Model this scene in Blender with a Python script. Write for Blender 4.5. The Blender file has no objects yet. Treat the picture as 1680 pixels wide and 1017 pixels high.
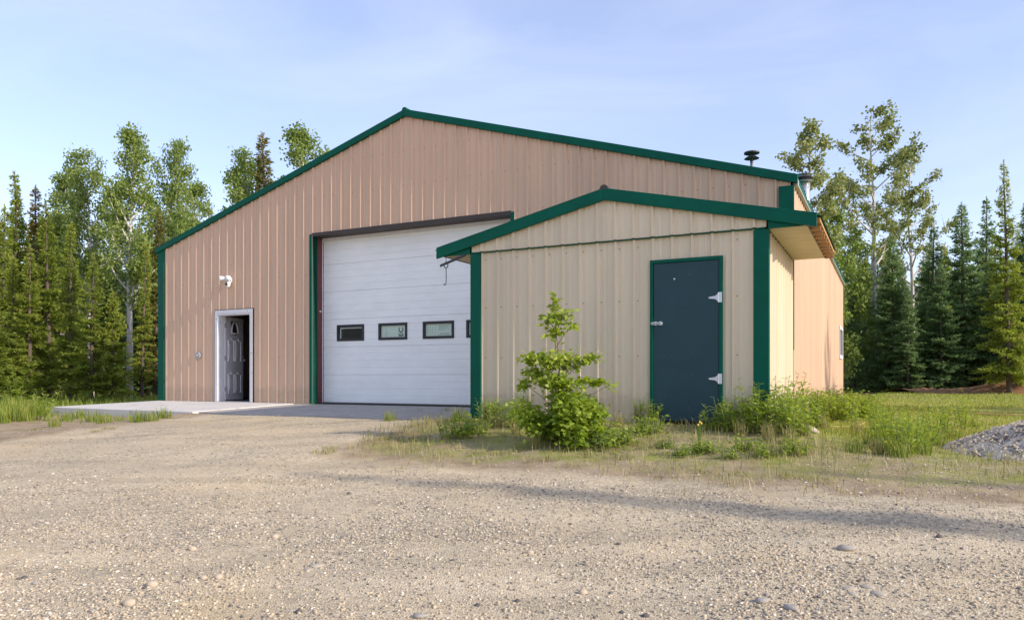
import bpy, bmesh, math, random
import numpy as np
from mathutils import Vector, Matrix

R = math.radians
sc = bpy.context.scene
COL = sc.collection
# ------------------------------------------------------------------ camera
CAMZ = 0.57                      # above the workshop floor slab (z = 0)
FPX = 1218.0 / 1680.0            # focal length over picture width
cam_d = bpy.data.cameras.new('camera')
cam = bpy.data.objects.new('camera', cam_d); COL.objects.link(cam)
cam.location = (0, 0, CAMZ); cam.rotation_euler = (R(90), 0, 0)
cam_d.sensor_width = 36; cam_d.lens = 36 * FPX; cam_d.shift_y = 109.5 / 1680
cam_d.clip_end = 6000
sc.camera = cam
# ------------------------------------------------------------------ light
ANG = math.atan2(1218.0, 2404.0)           # the facade's turn
U = np.array([math.cos(ANG), -math.sin(ANG)]); V = np.array([math.sin(ANG), math.cos(ANG)])
SUN_EL = 27.0
SUN_AZ = 90 + math.degrees(ANG) + 1.4      # from +Y towards +X
SUN_H = np.array([math.sin(R(SUN_AZ)), math.cos(R(SUN_AZ))])
w = bpy.data.worlds.new('World'); sc.world = w; w.use_nodes = True
nt = w.node_tree; nt.nodes.clear()
out = nt.nodes.new('ShaderNodeOutputWorld'); bg = nt.nodes.new('ShaderNodeBackground')
sky = nt.nodes.new('ShaderNodeTexSky'); sky.sky_type = 'NISHITA'; sky.sun_disc = False
sky.sun_elevation = R(SUN_EL); sky.sun_rotation = R(SUN_AZ)
sky.air_density = 1.0; sky.dust_density = 0.5; sky.ozone_density = 3.0
tc = nt.nodes.new('ShaderNodeTexCoord'); mp = nt.nodes.new('ShaderNodeMapping')
mp.inputs['Scale'].default_value = (1.0, 1.0, 3.2); mp.inputs['Rotation'].default_value = (0.25, 0.1, 0.4)
nz = nt.nodes.new('ShaderNodeTexNoise'); nz.inputs['Scale'].default_value = 2.2
nz.inputs['Detail'].default_value = 7; nz.inputs['Roughness'].default_value = 0.55; nz.inputs['Distortion'].default_value = 0.7
cr = nt.nodes.new('ShaderNodeValToRGB'); cr.color_ramp.elements[0].position = 0.42; cr.color_ramp.elements[1].position = 0.80
cr.color_ramp.elements[0].color = (0.22, 0.22, 0.22, 1); cr.color_ramp.elements[1].color = (0.46, 0.46, 0.46, 1)
mx = nt.nodes.new('ShaderNodeMixRGB'); mx.inputs['Color2'].default_value = (2.65, 2.85, 3.3, 1)
nt.links.new(tc.outputs['Generated'], mp.inputs['Vector']); nt.links.new(mp.outputs['Vector'], nz.inputs['Vector'])
nt.links.new(nz.outputs['Fac'], cr.inputs['Fac']); nt.links.new(cr.outputs['Color'], mx.inputs['Fac'])
wb = nt.nodes.new('ShaderNodeMixRGB'); wb.blend_type = 'MULTIPLY'; wb.inputs['Fac'].default_value = 1; wb.inputs['Color2'].default_value = (0.765, 0.65, 0.69, 1)   # white balance
nt.links.new(sky.outputs['Color'], wb.inputs['Color1']); nt.links.new(wb.outputs['Color'], mx.inputs['Color1']); nt.links.new(mx.outputs['Color'], bg.inputs['Color'])
bg.inputs['Strength'].default_value = 0.15
nt.links.new(bg.outputs['Background'], out.inputs['Surface'])
sun_d = bpy.data.lights.new('sun', 'SUN'); sun_d.energy = 2.0; sun_d.angle = R(0.6); sun_d.color = (1.0, 0.90, 0.77)
sun = bpy.data.objects.new('sun', sun_d); COL.objects.link(sun)
sd3 = Vector((SUN_H[0] * math.cos(R(SUN_EL)), SUN_H[1] * math.cos(R(SUN_EL)), math.sin(R(SUN_EL))))
sun.rotation_euler = sd3.to_track_quat('Z', 'Y').to_euler(); sun.location = (30, -12, 20)
sc.view_settings.view_transform = 'Standard'; sc.view_settings.look = 'None'
sc.view_settings.exposure = 1.40; sc.view_settings.gamma = 1.0

rnd = random.Random(7)
# ------------------------------------------------------------------ materials
MATS = {}
def newmat(name):
    m = bpy.data.materials.new(name); m.use_nodes = True
    n = m.node_tree; b = n.nodes['Principled BSDF']; MATS[name] = m
    return m, n, b
def nd(n, t, **kw):
    o = n.nodes.new('ShaderNode' + t)
    for k, v in kw.items():
        if k in o.inputs: o.inputs[k].default_value = v
        else: setattr(o, k, v)
    return o
def ramp(n, stops, interp='LINEAR'):
    r = n.nodes.new('ShaderNodeValToRGB'); r.color_ramp.interpolation = interp
    e = r.color_ramp.elements
    while len(e) > 1: e.remove(e[-1])
    e[0].position = stops[0][0]; e[0].color = (*stops[0][1], 1)
    for p, c in stops[1:]:
        x = e.new(p); x.color = (*c, 1)
    return r
def g3(v): return (v, v, v)
def mul(c, k): return tuple(x * k for x in c)
def paint(name, col, rough=0.5, var=0.12, scale=3.0, metal=0.0, bump=0.0, bscale=40, stretch=(1, 1, 1), spec=0.5, speck=None):
    """a coat of colour with soft uneven weathering"""
    m, n, b = newmat(name)
    t = nd(n, 'TexCoord'); mpn = nd(n, 'Mapping'); mpn.inputs['Scale'].default_value = stretch
    n.links.new(t.outputs['Object'], mpn.inputs['Vector'])
    a = nd(n, 'TexNoise', Scale=scale, Detail=6.0, Roughness=0.6); n.links.new(mpn.outputs['Vector'], a.inputs['Vector'])
    r = ramp(n, [(0.25, mul(col, 1 - var)), (0.5, col), (0.78, mul(col, 1 + var))]); n.links.new(a.outputs['Fac'], r.inputs['Fac'])
    last = r.outputs['Color']
    if name.startswith('siding'):      # sheet by sheet difference and splashed mud on the lowest hand's breadth
        oi = nd(n, 'ObjectInfo'); rr0 = ramp(n, [(0, g3(.94)), (1, g3(1.04))]); n.links.new(oi.outputs['Random'], rr0.inputs['Fac'])
        m0 = nd(n, 'MixRGB', blend_type='MULTIPLY'); m0.inputs['Fac'].default_value = 1; n.links.new(last, m0.inputs['Color1']); n.links.new(rr0.outputs['Color'], m0.inputs['Color2']); last = m0.outputs['Color']
        sx = nd(n, 'SeparateXYZ'); n.links.new(t.outputs['Object'], sx.inputs[0]); sn = nd(n, 'TexNoise', Scale=9.0, Detail=6.0, Roughness=.7); n.links.new(t.outputs['Object'], sn.inputs['Vector'])
        q1 = nd(n, 'Math', operation='MULTIPLY_ADD'); n.links.new(sn.outputs['Fac'], q1.inputs[0]); q1.inputs[1].default_value = -.55; n.links.new(sx.outputs['Z'], q1.inputs[2])
        q2 = ramp(n, [(0.0, g3(.30)), (0.04, g3(.14)), (.12, g3(0))]); n.links.new(q1.outputs[0], q2.inputs['Fac'])
        m1 = nd(n, 'MixRGB'); m1.inputs['Color2'].default_value = (.30, .23, .16, 1); n.links.new(q2.outputs['Color'], m1.inputs['Fac']); n.links.new(last, m1.inputs['Color1']); last = m1.outputs['Color']
    if speck:
        s = nd(n, 'TexNoise', Scale=speck[1], Detail=3.0); n.links.new(t.outputs['Object'], s.inputs['Vector'])
        sr = ramp(n, [(speck[2], g3(0)), (speck[2] + .06, g3(1))]); n.links.new(s.outputs['Fac'], sr.inputs['Fac'])
        mm = nd(n, 'MixRGB'); mm.inputs['Color2'].default_value = (*speck[0], 1)
        n.links.new(sr.outputs['Color'], mm.inputs['Fac']); n.links.new(last, mm.inputs['Color1']); last = mm.outputs['Color']
    n.links.new(last, b.inputs['Base Color'])
    rr = ramp(n, [(0.3, g3(max(0, rough - .08))), (0.7, g3(min(1, rough + .1)))]); n.links.new(a.outputs['Fac'], rr.inputs['Fac'])
    n.links.new(rr.outputs['Color'], b.inputs['Roughness'])
    b.inputs['Metallic'].default_value = metal; b.inputs['Specular IOR Level'].default_value = spec
    if bump:
        bn = nd(n, 'TexNoise', Scale=bscale, Detail=4.0); n.links.new(mpn.outputs['Vector'], bn.inputs['Vector'])
        bp = nd(n, 'Bump', Strength=bump, Distance=0.01); n.links.new(bn.outputs['Fac'], bp.inputs['Height'])
        n.links.new(bp.outputs['Normal'], b.inputs['Normal'])
    return m
paint('siding_main', (0.635, 0.43, 0.29), 0.5, 0.09, 1.2, bump=0.10, bscale=6, stretch=(3, 3, 0.5), spec=0.35)
paint('siding_shed', (0.655, 0.55, 0.39), 0.5, 0.08, 1.2, bump=0.10, bscale=6, stretch=(3, 3, 0.5), spec=0.35)
paint('trim_green', (0.001, 0.088, 0.054), 0.5, 0.2, 2.5, bump=0.05, bscale=8, spec=0.12)
paint('eave_grey', (0.30, 0.33, 0.29), 0.5)
paint('header_brown', (0.05, 0.038, 0.032), 0.6)
paint('post_red', (0.16, 0.035, 0.035), 0.6, 0.25, 4)
paint('door_white', (0.86, 0.86, 0.82), 0.5, 0.07, 1.5, stretch=(1, 1, 2.5), bump=0.03)
paint('leaf_white', (0.88, 0.84, 0.84), 0.5, 0.06, 3)
paint('frame_white', (0.70, 0.69, 0.69), 0.55, 0.08, 4, speck=((0.25, 0.2, 0.16), 14, 0.68))
paint('frame_black', (0.012, 0.011, 0.015), 0.5, 0.2)
paint('shed_door', (0.022, 0.060, 0.072), 0.6, 0.16, 2.2, spec=0.3, bump=0.12, bscale=30, speck=((0.04, 0.065, 0.08), 9, 0.66))
paint('galv', (0.55, 0.56, 0.58), 0.35, 0.15, 12, metal=0.85)
paint('dark_metal', (0.06, 0.055, 0.055), 0.5, 0.3, 8, metal=0.6)
paint('plywood', (0.58, 0.48, 0.33), 0.8, 0.22, 3, stretch=(1, 7, 1), bump=0.15, bscale=30)
paint('roof_wood', (0.42, 0.22, 0.08), 0.75, 0.25, 4, stretch=(1, 8, 1))
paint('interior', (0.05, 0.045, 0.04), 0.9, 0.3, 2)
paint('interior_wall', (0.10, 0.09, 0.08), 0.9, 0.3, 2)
paint('foam_board', (0.80, 0.84, 0.76), 0.7, 0.05, 5)
paint('ink', (0.012, 0.05, 0.06), 0.7)
paint('ink_pale', (0.33, 0.38, 0.36), 0.7)
paint('white_plastic', (0.78, 0.78, 0.78), 0.4, 0.04)
paint('grey_plastic', (0.34, 0.33, 0.33), 0.5, 0.1)
paint('black_plastic', (0.015, 0.015, 0.017), 0.35)
paint('concrete', (0.60, 0.565, 0.52), 0.85, 0.10, 1.6, bump=0.25, bscale=60, speck=((0.46, 0.42, 0.38), 3.0, 0.62))
paint('apron_concrete', (0.40, 0.365, 0.325), 0.9, 0.16, 2.0, bump=0.4, bscale=50, speck=((0.50, 0.45, 0.38), 5.0, 0.60))  # darker tone than the slab, with paler patches
paint('bark_spruce', (0.115, 0.085, 0.065), 0.95, 0.4, 12, bump=0.8, bscale=25, stretch=(1, 1, .35))
paint('bark_grey', (0.16, 0.135, 0.12), 0.95, 0.4, 12, bump=0.8, bscale=25)
paint('bark_birch', (0.52, 0.48, 0.44), 0.8, 0.12, 5, bump=0.3, bscale=20, stretch=(1, 1, 2.5), speck=((0.05, 0.045, 0.04), 6.0, 0.63))
paint('stem_brown', (0.16, 0.11, 0.06), 0.9, 0.3, 12)
paint('stem_green', (0.13, 0.17, 0.05), 0.8, 0.3, 12)
paint('rope_yellow', (0.55, 0.40, 0.16), 0.8, 0.2, 20)
paint('stone_tan', (0.50, 0.40, 0.29), 0.9, 0.2, 14, bump=0.4, bscale=50)
paint('stone_grey', (0.33, 0.30, 0.265), 0.9, 0.22, 14, bump=0.4, bscale=50)
paint('stone_dark', (0.11, 0.10, 0.092), 0.9, 0.25, 14, bump=0.4, bscale=50)
paint('flower_yellow', (0.75, 0.55, 0.10), 0.7, 0.1)
paint('flower_white', (0.75, 0.75, 0.68), 0.7, 0.05)
m, n, b = newmat('glass')
tr_ = nd(n, 'BsdfTransparent'); tr_.inputs['Color'].default_value = (0.93, 0.96, 0.94, 1); gl_ = nd(n, 'BsdfGlossy'); gl_.inputs['Roughness'].default_value = 0.02
fr_ = nd(n, 'Fresnel', IOR=1.18); mx_ = nd(n, 'MixShader'); n.links.new(fr_.outputs[0], mx_.inputs['Fac']); n.links.new(tr_.outputs[0], mx_.inputs[1]); n.links.new(gl_.outputs[0], mx_.inputs[2])
n.links.new(mx_.outputs[0], n.nodes['Material Output'].inputs['Surface'])

def foliage(name, stops, trans=0.35, rough=0.55, seasonal=0.25):
    """leaf colour varies leaf by leaf (attribute 'tint') and tree by tree"""
    m, n, b = newmat(name)
    at = nd(n, 'Attribute', attribute_name='tint'); oi = nd(n, 'ObjectInfo')
    ma = nd(n, 'Math', operation='MULTIPLY_ADD'); ma.inputs[1].default_value = seasonal; 
    n.links.new(oi.outputs['Random'], ma.inputs[0]); n.links.new(at.outputs['Fac'], ma.inputs[2])
    sb = nd(n, 'Math', operation='SUBTRACT'); sb.inputs[1].default_value = seasonal * .5; n.links.new(ma.outputs[0], sb.inputs[0])
    r = ramp(n, stops); n.links.new(sb.outputs[0], r.inputs['Fac'])
    n.links.new(r.outputs['Color'], b.inputs['Base Color']); b.inputs['Roughness'].default_value = rough
    b.inputs['Specular IOR Level'].default_value = 0.3
    tr = nd(n, 'BsdfTranslucent'); hs = nd(n, 'HueSaturation', Value=1.25, Saturation=1.1)
    n.links.new(r.outputs['Color'], hs.inputs['Color']); n.links.new(hs.outputs['Color'], tr.inputs['Color'])
    mix = nd(n, 'MixShader', Fac=trans); o = n.nodes['Material Output']
    n.links.new(b.outputs[0], mix.inputs[1]); n.links.new(tr.outputs[0], mix.inputs[2]); n.links.new(mix.outputs[0], o.inputs['Surface'])
    return m
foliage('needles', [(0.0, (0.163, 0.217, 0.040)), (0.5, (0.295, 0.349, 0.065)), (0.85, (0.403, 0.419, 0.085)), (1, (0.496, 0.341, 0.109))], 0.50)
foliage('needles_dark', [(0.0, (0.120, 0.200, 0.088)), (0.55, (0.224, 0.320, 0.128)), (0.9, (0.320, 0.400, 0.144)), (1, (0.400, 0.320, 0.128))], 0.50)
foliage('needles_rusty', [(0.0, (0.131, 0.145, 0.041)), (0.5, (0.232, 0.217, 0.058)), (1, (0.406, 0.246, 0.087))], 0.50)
foliage('aspen_leaves', [(0.0, (0.145, 0.210, 0.043)), (0.5, (0.254, 0.326, 0.080)), (1, (0.377, 0.435, 0.145))], 0.50)
foliage('birch_leaves', [(0.0, (0.160, 0.196, 0.051)), (0.5, (0.275, 0.304, 0.102)), (1, (0.435, 0.420, 0.203))], 0.50)
foliage('bush_leaves', [(0.0, (0.135, 0.216, 0.020)), (0.5, (0.284, 0.378, 0.041)), (1, (0.459, 0.499, 0.095))], 0.45, seasonal=0.05)
foliage('weed_leaves', [(0.0, (0.156, 0.234, 0.039)), (0.5, (0.312, 0.403, 0.058)), (1, (0.520, 0.559, 0.104))], 0.45)
foliage('grass_green', [(0.0, (0.132, 0.204, 0.030)), (0.5, (0.240, 0.300, 0.048)), (0.8, (0.360, 0.372, 0.084)), (1, (0.528, 0.444, 0.180))], 0.40)
foliage('grass_dry', [(0.0, (0.163, 0.200, 0.050)), (0.45, (0.325, 0.300, 0.112)), (1, (0.575, 0.450, 0.250))], 0.35)
m, n, b = newmat('pebble')
at = nd(n, 'Attribute', attribute_name='tint')
r = ramp(n, [(0.0, (0.075, 0.068, 0.06)), (0.2, (0.19, 0.17, 0.15)), (0.42, (0.33, 0.28, 0.21)), (0.62, (0.45, 0.36, 0.24)), (0.85, (0.55, 0.465, 0.345)), (1, (0.70, 0.62, 0.50))])
n.links.new(at.outputs['Fac'], r.inputs['Fac']); n.links.new(r.outputs['Color'], b.inputs['Base Color']); b.inputs['Roughness'].default_value = 0.9

def ground_material():
    m, n, b = newmat('ground_soil')
    L = n.links.new
    t = nd(n, 'TexCoord'); co = t.outputs['Object']
    ag = nd(n, 'Attribute', attribute_name='gravel'); aw = nd(n, 'Attribute', attribute_name='green')
    def noise(s, d=5.0, ro=0.6):
        x = nd(n, 'TexNoise', Scale=s, Detail=d, Roughness=ro); L(co, x.inputs['Vector']); return x
    def mix(f, c1, c2):
        x = nd(n, 'MixRGB')
        for i, v in ((0, f), (1, c1), (2, c2)):
            if hasattr(v, 'default_value') or hasattr(v, 'is_linked'): L(v, x.inputs[i])
            else: x.inputs[i].default_value = (*v, 1) if isinstance(v, tuple) else v
        return x.outputs['Color']
    # gravel: small stones in three sizes over tan fines
    v1 = nd(n, 'TexVoronoi', Scale=38.0); L(co, v1.inputs['Vector'])
    v2 = nd(n, 'TexVoronoi', Scale=85.0); L(co, v2.inputs['Vector'])
    sep = nd(n, 'SeparateColor'); L(v1.outputs['Color'], sep.inputs['Color'])
    sep2 = nd(n, 'SeparateColor'); L(v2.outputs['Color'], sep2.inputs['Color'])
    st = [(0.0, (0.13, 0.105, 0.08)), (0.22, (0.36, 0.295, 0.215)), (0.6, (0.54, 0.44, 0.29)), (0.9, (0.64, 0.53, 0.36)), (1, (0.74, 0.65, 0.50))]
    r1 = ramp(n, st); L(sep.outputs[0], r1.inputs['Fac'])
    r2 = ramp(n, st); L(sep2.outputs[0], r2.inputs['Fac'])
    big = noise(0.42, 6.0); fine = ramp(n, [(0.3, (0.55, 0.41, 0.22)), (0.46, (0.58, 0.465, 0.305)), (0.75, (0.54, 0.455, 0.335))]); L(big.outputs['Fac'], fine.inputs['Fac'])
    stones = mix(0.5, r1.outputs['Color'], r2.outputs['Color'])
    cov = noise(0.75, 8.0, 0.68); covr = ramp(n, [(0.38, g3(0.35)), (0.60, g3(0.95))]); L(cov.outputs['Fac'], covr.inputs['Fac'])
    gravel = mix(covr.outputs['Color'], fine.outputs['Color'], stones)
    tm = nd(n, 'Mapping'); tm.inputs['Rotation'].default_value = (0, 0, R(-62)); tm.inputs['Scale'].default_value = (0.16, 1.15, 1); L(co, tm.inputs['Vector'])
    tn = nd(n, 'TexNoise', Scale=1.6, Detail=4.0, Distortion=0.4); L(tm.outputs['Vector'], tn.inputs['Vector'])      # packed wheel tracks
    tr0 = ramp(n, [(0.36, g3(.84)), (0.52, g3(1.0)), (0.66, g3(1.10))]); L(tn.outputs['Fac'], tr0.inputs['Fac'])
    mm = nd(n, 'MixRGB', blend_type='MULTIPLY'); mm.inputs['Fac'].default_value = 1; L(gravel, mm.inputs['Color1']); L(tr0.outputs['Color'], mm.inputs['Color2']); gravel = mm.outputs['Color']
    # bare dirt with straw
    dn = noise(3.5, 8.0, 0.7); dirt = ramp(n, [(0.25, (0.18, 0.13, 0.08)), (0.5, (0.35, 0.265, 0.17)), (0.75, (0.46, 0.37, 0.24))]); L(dn.outputs['Fac'], dirt.inputs['Fac'])
    gn = noise(5.0, 8.0, 0.75); gr = ramp(n, [(0.25, (0.15, 0.175, 0.03)), (0.5, (0.27, 0.28, 0.06)), (0.78, (0.42, 0.37, 0.15))]); L(gn.outputs['Fac'], gr.inputs['Fac'])
    def edge(att, sc_, amp):
        k = noise(sc_, 7.0, 0.7)
        a = nd(n, 'Math', operation='MULTIPLY_ADD'); L(k.outputs['Fac'], a.inputs[0]); a.inputs[1].default_value = amp; L(att.outputs['Fac'], a.inputs[2])
        s = nd(n, 'Math', operation='SUBTRACT'); L(a.outputs[0], s.inputs[0]); s.inputs[1].default_value = amp * .5
        q = ramp(n, [(0.36, g3(0)), (0.64, g3(1))]); L(s.outputs[0], q.inputs['Fac']); return q.outputs['Color']
    c = mix(edge(aw, 2.2, 0.9), dirt.outputs['Color'], gr.outputs['Color'])
    c = mix(edge(ag, 1.1, 0.9), c, gravel)
    L(c, b.inputs['Base Color']); b.inputs['Roughness'].default_value = 0.95; b.inputs['Specular IOR Level'].default_value = 0.2
    ad = nd(n, 'Math', operation='ADD'); L(v2.outputs['Distance'], ad.inputs[0]); L(noise(31.0, 8.0, .75).outputs['Fac'], ad.inputs[1])
    bp = nd(n, 'Bump', Strength=0.6, Distance=0.012); bp.invert = True; L(ad.outputs[0], bp.inputs['Height']); L(bp.outputs['Normal'], b.inputs['Normal'])
    return m
ground_material()
paint('dirt_rust', (0.26, 0.13, 0.06), 0.95, 0.3, 1.5, bump=0.6, bscale=10, speck=((0.13, 0.08, 0.045), 3.0, 0.60))
paint('gravel_heap', (0.42, 0.385, 0.345), 0.95, 0.25, 30, bump=1.0, bscale=45)

# ------------------------------------------------------------------ mesh helpers
class MB:
    def __init__(s): s.v = []; s.f = []
    def add(s, vs, fs):
        o = len(s.v); s.v += [tuple(p) for p in vs]; s.f += [tuple(i + o for i in q) for q in fs]; return s
    def box(s, x0, x1, y0, y1, z0, z1):
        return s.add([(x0,y0,z0),(x1,y0,z0),(x1,y1,z0),(x0,y1,z0),(x0,y0,z1),(x1,y0,z1),(x1,y1,z1),(x0,y1,z1)],
                     [(0,3,2,1),(4,5,6,7),(0,1,5,4),(1,2,6,5),(2,3,7,6),(3,0,4,7)])
    def prism(s, pts, off):
        """closed polygon (3D points) pushed along off"""
        n_ = len(pts); off = Vector(off)
        a = [Vector(p) for p in pts]; bb = [p + off for p in a]
        return s.add(a + bb, [tuple(range(n_))[::-1], tuple(range(n_, 2 * n_))] + [(i, (i + 1) % n_, n_ + (i + 1) % n_, n_ + i) for i in range(n_)])
    def tube(s, path, rad, k=6, cap=True):
        P = [Vector(p) for p in path]
        if not hasattr(rad, '__len__'): rad = [rad] * len(P)
        rings = []; prev = None
        for i, p in enumerate(P):
            d = (P[min(i + 1, len(P) - 1)] - P[max(i - 1, 0)])
            if d.length < 1e-9: d = Vector((0, 0, 1))
            d.normalize()
            a = Vector((1, 0, 0)) if abs(d.x) < .8 else Vector((0, 1, 0))
            if prev is not None: a = prev
            e1 = (a - d * a.dot(d)).normalized(); prev = e1; e2 = d.cross(e1)
            rings.append([p + (e1 * math.cos(2 * math.pi * j / k) + e2 * math.sin(2 * math.pi * j / k)) * rad[i] for j in range(k)])
        vs = [q for r_ in rings for q in r_]; fs = []
        for i in range(len(P) - 1):
            for j in range(k): fs.append((i * k + j, i * k + (j + 1) % k, (i + 1) * k + (j + 1) % k, (i + 1) * k + j))
        if cap: fs += [tuple(range(k))[::-1], tuple((len(P) - 1) * k + j for j in range(k))]
        return s.add(vs, fs)
    def mesh(s, name, mat, smooth=False, fix=True):
        me = bpy.data.meshes.new(name); me.from_pydata(s.v, [], s.f)
        if fix:
            bm = bmesh.new(); bm.from_mesh(me); bmesh.ops.recalc_face_normals(bm, faces=bm.faces); bm.to_mesh(me); bm.free()
        if mat: me.materials.append(MATS[mat])
        if smooth: me.polygons.foreach_set('use_smooth', [True] * len(me.polygons))
        return me
    def build(s, name, mat, parent=None, smooth=False, bevel=0, fix=True):
        o = link(name, s.mesh(name, mat, smooth, fix), parent)
        if bevel:
            md = o.modifiers.new('bevel', 'BEVEL'); md.width = bevel; md.segments = 2; md.limit_method = 'ANGLE'
        return o
def link(name, data, parent=None, loc=None, rz=0):
    o = bpy.data.objects.new(name, data); COL.objects.link(o); o.parent = parent
    if loc is not None: o.location = loc
    if rz: o.rotation_euler = (0, 0, rz)
    return o
def tag(o, label=None, cat=None, group=None, kind=None):
    if label: o['label'] = label
    if cat: o['category'] = cat
    if group: o['group'] = group
    if kind: o['kind'] = kind
    return o
def np_mesh(name, verts, faces, mat, tint=None, smooth=False):
    """verts (n,3), faces (m,k) arrays; tint: one value per face"""
    me = bpy.data.meshes.new(name); verts = np.asarray(verts, np.float32); faces = np.asarray(faces, np.int32)
    m_, k = faces.shape
    me.vertices.add(len(verts)); me.vertices.foreach_set('co', verts.ravel())
    me.loops.add(m_ * k); me.loops.foreach_set('vertex_index', faces.ravel())
    me.polygons.add(m_); me.polygons.foreach_set('loop_start', np.arange(0, m_ * k, k, dtype=np.int32))
    me.polygons.foreach_set('loop_total', np.full(m_, k, np.int32))
    if smooth: me.polygons.foreach_set('use_smooth', np.ones(m_, bool))
    me.update(calc_edges=True); me.validate()
    if tint is not None:
        a = me.attributes.new('tint', 'FLOAT', 'FACE'); a.data.foreach_set('value', np.asarray(tint, np.float32))
    me.materials.append(MATS[mat]); return me

# ------------------------------------------------------------------ the lie of the land
CX, CY = -8.825, 18.6            # front left corner of the workshop
WID, LEN, EAVE, RIDGE = 14.91, 14.6, 3.72, 5.95
def smooth(a, b, x): t = np.clip((x - a) / (b - a), 0, 1); return t * t * (3 - 2 * t)
def to_sd(x, y):
    rx, ry = x - CX, y - CY
    return rx * U[0] + ry * U[1], -(rx * V[0] + ry * V[1])
def world(s, D, z=0.0): return (CX + s * U[0] - D * V[0], CY + s * U[1] - D * V[1], z)
def wob(x, y):
    return (0.018 * np.sin(x * 1.7 + 0.6 * y) * np.cos(y * 1.3 - .4 * x) + 0.010 * np.sin(x * 3.7 + 1.7 * np.sin(y * 1.9) + 1) * np.cos(y * 2.9 + np.sin(x * 2.3))
            + 0.006 * np.sin(x * 6.1 + 2 * np.sin(y * 3.1)) * np.sin(y * 5.3 + 2 * np.cos(x * 2.7)))
def height(x, y):
    x = np.asarray(x, float); y = np.asarray(y, float)
    s, D = to_sd(x, y)
    zr = np.interp(D, [-40, -2, 0, 2.45, 2.8, 4, 6.4, 9.9, 14, 60], [-.3, -.3, -.22, -.17, -.12, -.20, -.40, -.62, -.70, -1.0])
    zs = np.interp(D, [-40, -2, 2.8, 3.2, 4.0, 5.0, 6, 7.4, 9, 14, 60], [-.3, -.3, -.05, -.08, -.20, -.34, -.44, -.52, -.58, -.68, -1.0])
    zf = np.minimum(np.interp(D, [-60, -25, -8, 2.8, 3.8], [-.12, -.15, -.25, -.25, -.28]), np.where(D > 3, zs, 0))
    w1 = smooth(9.3, 10.8, s); w2 = smooth(14.95, 16.3, s)
    z = zr * (1 - w1) + zs * w1; z = z * (1 - w2) + zf * w2
    z = z - 0.11 * smooth(4.6, 3.2, s) * smooth(6.0, 3.4, D) * smooth(-1.0, 0.5, D + 0 * s)
    near = smooth(2.5, 3.3, D) + smooth(15.0, 15.6, s) + smooth(0, -1, s)
    return z + wob(x, y) * np.clip(near, 0, 1) * smooth(80, 40, np.hypot(x, y))
def gz(x, y): return float(height(x, y))
def gp(px, py):
    """ground point on the ray through picture point (px, py)"""
    kx, kz = (px - 840) / 1218.0, (618 - py) / 1218.0
    a, bb = 2.0, 90.0
    ys = np.linspace(a, bb, 4000); d = CAMZ + kz * ys - height(kx * ys, ys)
    i = int(np.argmax(d < 0)); y = ys[i]
    return kx * y, y
def build_ground():
    def axis(lo, hi, flo, fhi, st):
        fine = np.arange(flo, fhi + 1e-6, st); a = []; p = fhi; q = st
        while p < hi: q *= 1.25; p += q; a.append(p)
        c = []; p = flo; q = st
        while p > lo: q *= 1.25; p -= q; c.append(p)
        return np.concatenate([np.array(c[::-1]), fine, np.array(a)])
    xs = axis(-3500, 3500, -14, 16, 0.085); ys = axis(-3500, 3500, 2.5, 24, 0.085)
    X, Y = np.meshgrid(xs, ys); Z = height(X, Y)
    nx, ny = len(xs), len(ys)
    idx = np.arange(nx * ny).reshape(ny, nx)
    F = np.stack([idx[:-1, :-1], idx[:-1, 1:], idx[1:, 1:], idx[1:, :-1]], -1).reshape(-1, 4)
    me = np_mesh('ground', np.stack([X, Y, Z], -1).reshape(-1, 3), F, 'ground_soil', smooth=True)
    s, D = to_sd(X, Y)
    gl = smooth(4.0, 5.6, s + 0.10 * (D - 5)) * smooth(2.2, 2.6, D)           # gravel drive
    sh = smooth(9.2, 10.8, s) * smooth(6.6, 4.8, D)                            # weedy dirt before the shed
    fld = smooth(15.0, 16.5, s) * smooth(5.8, 4.8, D)
    gl = np.clip(gl - sh - fld, 0, 1)
    gl = np.where(D > 9, np.maximum(gl, smooth(1, 3, s)), gl)
    gw = np.clip(smooth(14.9, 16.2, s) * smooth(4.0, 2.3, D) * (0.72 + .28 * smooth(1.0, -3, D)) + smooth(1.0, -1.5, s) * smooth(5, 3, D) * .8 + 0.50 * sh + 0.25 * smooth(4.5, 2.5, s) * smooth(6, 3, D), 0, 1)
    for nm, arr in (('gravel', gl), ('green', gw)):
        a = me.attributes.new(nm, 'FLOAT', 'POINT'); a.data.foreach_set('value', arr.ravel().astype(np.float32))
    o = link('ground', me); tag(o, 'gravel yard and grassy ground around the workshop', kind='structure')
build_ground()

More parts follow.
